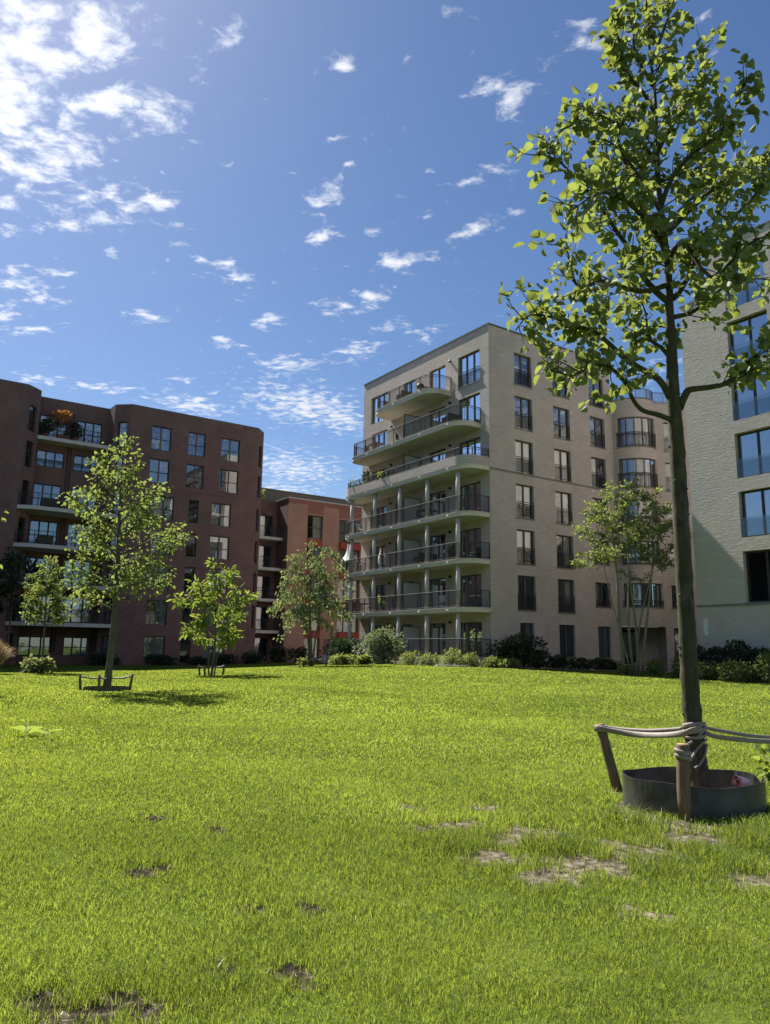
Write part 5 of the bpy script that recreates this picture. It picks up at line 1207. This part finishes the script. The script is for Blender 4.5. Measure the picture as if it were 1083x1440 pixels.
# gently warped cloud-layer coordinates
nw = N(nt, 'ShaderNodeTexNoise'); nw.inputs['Scale'].default_value = 11.0; nw.inputs['Detail'].default_value = 4; L(nt, cp.outputs[0], nw.inputs['Vector'])
sb = N(nt, 'ShaderNodeVectorMath', operation='SUBTRACT'); L(nt, nw.outputs['Color'], sb.inputs[0]); sb.inputs[1].default_value = (.5, .5, .5)
sc_ = N(nt, 'ShaderNodeVectorMath', operation='MULTIPLY_ADD'); L(nt, sb.outputs[0], sc_.inputs[0]); sc_.inputs[1].default_value = (.06, .06, 0); L(nt, cp.outputs[0], sc_.inputs[2])
CLOUDS = [(-0.631, 1.148, 0.201, 0.102, 2.198, 1.12), (-0.501, 1.123, 0.098, 0.066, 2.5, 1.12), (-0.506, 1.289, 0.114, 0.061, 3.134, 1.12), (-0.723, 1.426, 0.186, 0.112, 2.34, 1.12), (-0.717, 1.289, 0.179, 0.08, 2.154, 1.12), (-0.752, 1.685, 0.095, 0.047, 2.763, 1.03), (-0.572, 1.609, 0.103, 0.048, 2.525, 1.03), (-0.656, 1.583, 0.08, 0.035, 2.701, 0.96), (-0.856, 1.599, 0.055, 0.033, 2.741, 0.88), (-0.935, 1.721, 0.055, 0.031, 2.335, 0.83), (-1.042, 1.991, 0.097, 0.083, 2.403, 0.93), (-0.918, 1.934, 0.062, 0.048, -2.929, 0.83), (-1.01, 2.076, 0.072, 0.058, 1.821, 0.88), (-1.178, 2.211, 0.087, 0.047, 2.297, 0.88), (-1.155, 2.337, 0.14, 0.04, 2.744, 0.83), (-0.708, 1.826, 0.038, 0.027, -3.004, 0.68), (-0.741, 2.206, 0.067, 0.042, -3.063, 0.78), (-0.509, 1.697, 0.032, 0.025, 1.512, 0.73), (-0.532, 1.786, 0.038, 0.029, -2.829, 0.73), (-0.495, 1.838, 0.036, 0.034, -2.566, 0.73), (-0.425, 1.923, 0.096, 0.043, -1.691, 0.93), (-0.384, 2.251, 0.096, 0.038, 2.149, 0.88), (-0.535, 2.408, 0.066, 0.046, -1.996, 0.93), (-0.148, 1.562, 0.078, 0.028, 1.892, 1.03), (-0.161, 1.736, 0.06, 0.037, 2.011, 0.93), (-0.1, 1.367, 0.03, 0.019, 2.382, 0.73), (-0.087, 1.446, 0.025, 0.012, -3.019, 0.63), (-0.038, 1.707, 0.046, 0.023, 2.539, 0.73), (0.085, 1.466, 0.02, 0.012, -3.141, 0.63), (0.034, 1.86, 0.08, 0.051, 2.84, 0.93), (-0.142, 2.127, 0.068, 0.057, -2.796, 0.93), (-0.045, 2.059, 0.087, 0.044, 2.206, 0.93), (0.011, 2.264, 0.081, 0.035, 2.052, 0.83), (-0.108, 2.472, 0.112, 0.068, 2.354, 0.88), (-0.353, 2.593, 0.121, 0.09, -2.877, 0.98), (-0.337, 3.076, 0.33, 0.231, -2.027, 1.03), (-0.198, 3.249, 0.256, 0.127, 1.398, 0.98), (-0.813, 3.079, 0.187, 0.136, -2.265, 0.93), (-1.096, 2.871, 0.137, 0.071, -2.956, 0.88), (-0.794, 2.779, 0.083, 0.057, -2.976, 0.73), (-1.316, 2.8, 0.104, 0.07, -2.536, 0.78), (-0.284, 1.111, 0.057, 0.027, 2.03, 0.78), (-0.356, 1.213, 0.029, 0.015, 3.009, 0.68), (-0.407, 1.392, 0.021, 0.016, 2.512, 0.68), (0.206, 1.233, 0.059, 0.043, -2.603, 0.88), (0.267, 1.155, 0.024, 0.017, 2.955, 0.73), (0.217, 1.478, 0.082, 0.031, 2.505, 0.78), (0.201, 1.691, 0.103, 0.038, 2.497, 0.83), (0.319, 1.097, 0.055, 0.035, -2.986, 0.83), (0.077, 1.612, 0.038, 0.021, 1.507, 0.58), (-0.087, 1.167, 0.028, 0.018, -2.608, 0.63), (0.116, 1.054, 0.029, 0.016, -3.118, 0.63), (-0.509, 4.207, 0.471, 0.267, 1.501, 0.93), (-0.644, 4.799, 0.341, 0.249, 1.244, 0.88), (0.976, 2.596, 0.141, 0.067, 1.889, 0.68), (0.125, 2.315, 0.087, 0.052, 2.132, 0.58), (0.491, 1.061, 0.034, 0.014, -3.083, 0.48)]
CLOUDS += [(0, -2.6, 3.4, 1.8, 0, 1.0), (3.3, -.2, 1.2, 1.5, 0, .9)]   # unseen cloud added behind and beside the view to lift ambient light
acc = None
for (cx, cy, sx, sy, rot, wt_) in CLOUDS:
    mp = N(nt, 'ShaderNodeMapping', vector_type='TEXTURE'); mp.inputs['Location'].default_value = (cx, cy, 0); mp.inputs['Rotation'].default_value = (0, 0, rot); mp.inputs['Scale'].default_value = (sx, sy, 1)
    L(nt, sc_.outputs[0], mp.inputs['Vector']); ln = N(nt, 'ShaderNodeVectorMath', operation='LENGTH'); L(nt, mp.outputs[0], ln.inputs[0])
    ma = N(nt, 'ShaderNodeMath', operation='MULTIPLY_ADD'); L(nt, ln.outputs['Value'], ma.inputs[0]); ma.inputs[1].default_value = -.62*wt_; ma.inputs[2].default_value = wt_
    if acc is None: acc = ma
    else:
        mxn = N(nt, 'ShaderNodeMath', operation='SMOOTH_MAX'); mxn.inputs[2].default_value = .15; L(nt, acc.outputs[0], mxn.inputs[0]); L(nt, ma.outputs[0], mxn.inputs[1]); acc = mxn
cl = N(nt, 'ShaderNodeMath', operation='MAXIMUM'); L(nt, acc.outputs[0], cl.inputs[0]); cl.inputs[1].default_value = -.05
mpn = N(nt, 'ShaderNodeMapping'); mpn.inputs['Rotation'].default_value = (0, 0, .5); mpn.inputs['Scale'].default_value = (1.0, 1.1, 1); L(nt, sc_.outputs[0], mpn.inputs['Vector'])
nf = N(nt, 'ShaderNodeTexNoise'); nf.inputs['Scale'].default_value = 18; nf.inputs['Detail'].default_value = 10; nf.inputs['Roughness'].default_value = .6; nf.inputs['Distortion'].default_value = 0.0; L(nt, mpn.outputs[0], nf.inputs['Vector'])
fb = N(nt, 'ShaderNodeMath', operation='MULTIPLY_ADD'); L(nt, nf.outputs['Fac'], fb.inputs[0]); fb.inputs[1].default_value = 3.3; fb.inputs[2].default_value = -1.82
de = N(nt, 'ShaderNodeMath', operation='ADD'); L(nt, cl.outputs[0], de.inputs[0]); L(nt, fb.outputs[0], de.inputs[1])
al = N(nt, 'ShaderNodeMapRange', interpolation_type='SMOOTHSTEP'); al.inputs['From Min'].default_value = .15; al.inputs['From Max'].default_value = 1.25; al.inputs['To Max'].default_value = .95; L(nt, de.outputs[0], al.inputs['Value'])
cc = N(nt, 'ShaderNodeMapRange'); cc.inputs['From Min'].default_value = .3; cc.inputs['From Max'].default_value = 1.5; cc.inputs['To Min'].default_value = 1.0; cc.inputs['To Max'].default_value = .78; L(nt, de.outputs[0], cc.inputs['Value'])
dt = N(nt, 'ShaderNodeVectorMath', operation='DOT_PRODUCT'); L(nt, tc.outputs['Generated'], dt.inputs[0]); dt.inputs[1].default_value = (math.sin(SUN_AZ)*math.cos(SUN_EL), math.cos(SUN_AZ)*math.cos(SUN_EL), math.sin(SUN_EL))
fs = N(nt, 'ShaderNodeMapRange'); fs.inputs['From Min'].default_value = .75; fs.inputs['From Max'].default_value = 1.0; fs.inputs['To Min'].default_value = 1.0; fs.inputs['To Max'].default_value = 1.25; L(nt, dt.outputs['Value'], fs.inputs['Value'])
fm_ = N(nt, 'ShaderNodeMath', operation='MULTIPLY'); L(nt, cc.outputs['Result'], fm_.inputs[0]); L(nt, fs.outputs['Result'], fm_.inputs[1])
cw = N(nt, 'ShaderNodeVectorMath', operation='SCALE'); cw.inputs[0].default_value = (6.0, 6.1, 6.3); L(nt, fm_.outputs[0], cw.inputs['Scale'])
mxs = N(nt, 'ShaderNodeMix', data_type='RGBA'); L(nt, al.outputs['Result'], mxs.inputs['Factor']); hs = N(nt, 'ShaderNodeHueSaturation'); hs.inputs['Saturation'].default_value = 1.12; hs.inputs['Value'].default_value = .60; hs.inputs['Hue'].default_value = .504; L(nt, sky.outputs['Color'], hs.inputs['Color']); L(nt, hs.outputs['Color'], mxs.inputs['A']); L(nt, cw.outputs['Vector'], mxs.inputs['B']); L(nt, mxs.outputs['Result'], bg.inputs['Color'])

sun = bpy.data.lights.new('sun', 'SUN'); sun.energy = 4.6; sun.angle = R(.53); sun.color = (1.0, .94, .85)
so = bpy.data.objects.new('sun', sun); COL.objects.link(so)
dirv = Vector((math.sin(SUN_AZ)*math.cos(SUN_EL), math.cos(SUN_AZ)*math.cos(SUN_EL), math.sin(SUN_EL)))
so.rotation_euler = (-dirv).to_track_quat('-Z', 'Y').to_euler(); so.location = (-20, 30, 60)

cam = bpy.data.cameras.new('camera'); co = bpy.data.objects.new('camera', cam); COL.objects.link(co); S.camera = co
cam.sensor_fit = 'VERTICAL'; cam.sensor_height = 24; cam.lens = 1079.58*24/1440; cam.clip_start = .05; cam.clip_end = 8000
pi_, ro = R(10.286), R(-.824)
c_, s_ = math.cos(pi_), math.sin(pi_); up0 = Vector((0, -s_, c_)); x0 = Vector((1, 0, 0)); fw = Vector((0, c_, s_))
rt = x0*math.cos(ro)-up0*math.sin(ro); up = x0*math.sin(ro)+up0*math.cos(ro)
Mx = Matrix((rt, up, -fw)).transposed().to_4x4(); Mx.translation = (0, 0, 1.5); co.matrix_world = Mx
vs = S.view_settings; vs.view_transform = 'Standard'; vs.look = 'None'; vs.exposure = 1.12; vs.gamma = 1.0
S.render.engine = 'CYCLES'; cy = S.cycles
cy.caustics_reflective = False; cy.caustics_refractive = False; cy.max_bounces = 8; cy.transparent_max_bounces = 12; cy.sample_clamp_indirect = 6.0
cy.use_denoising = True
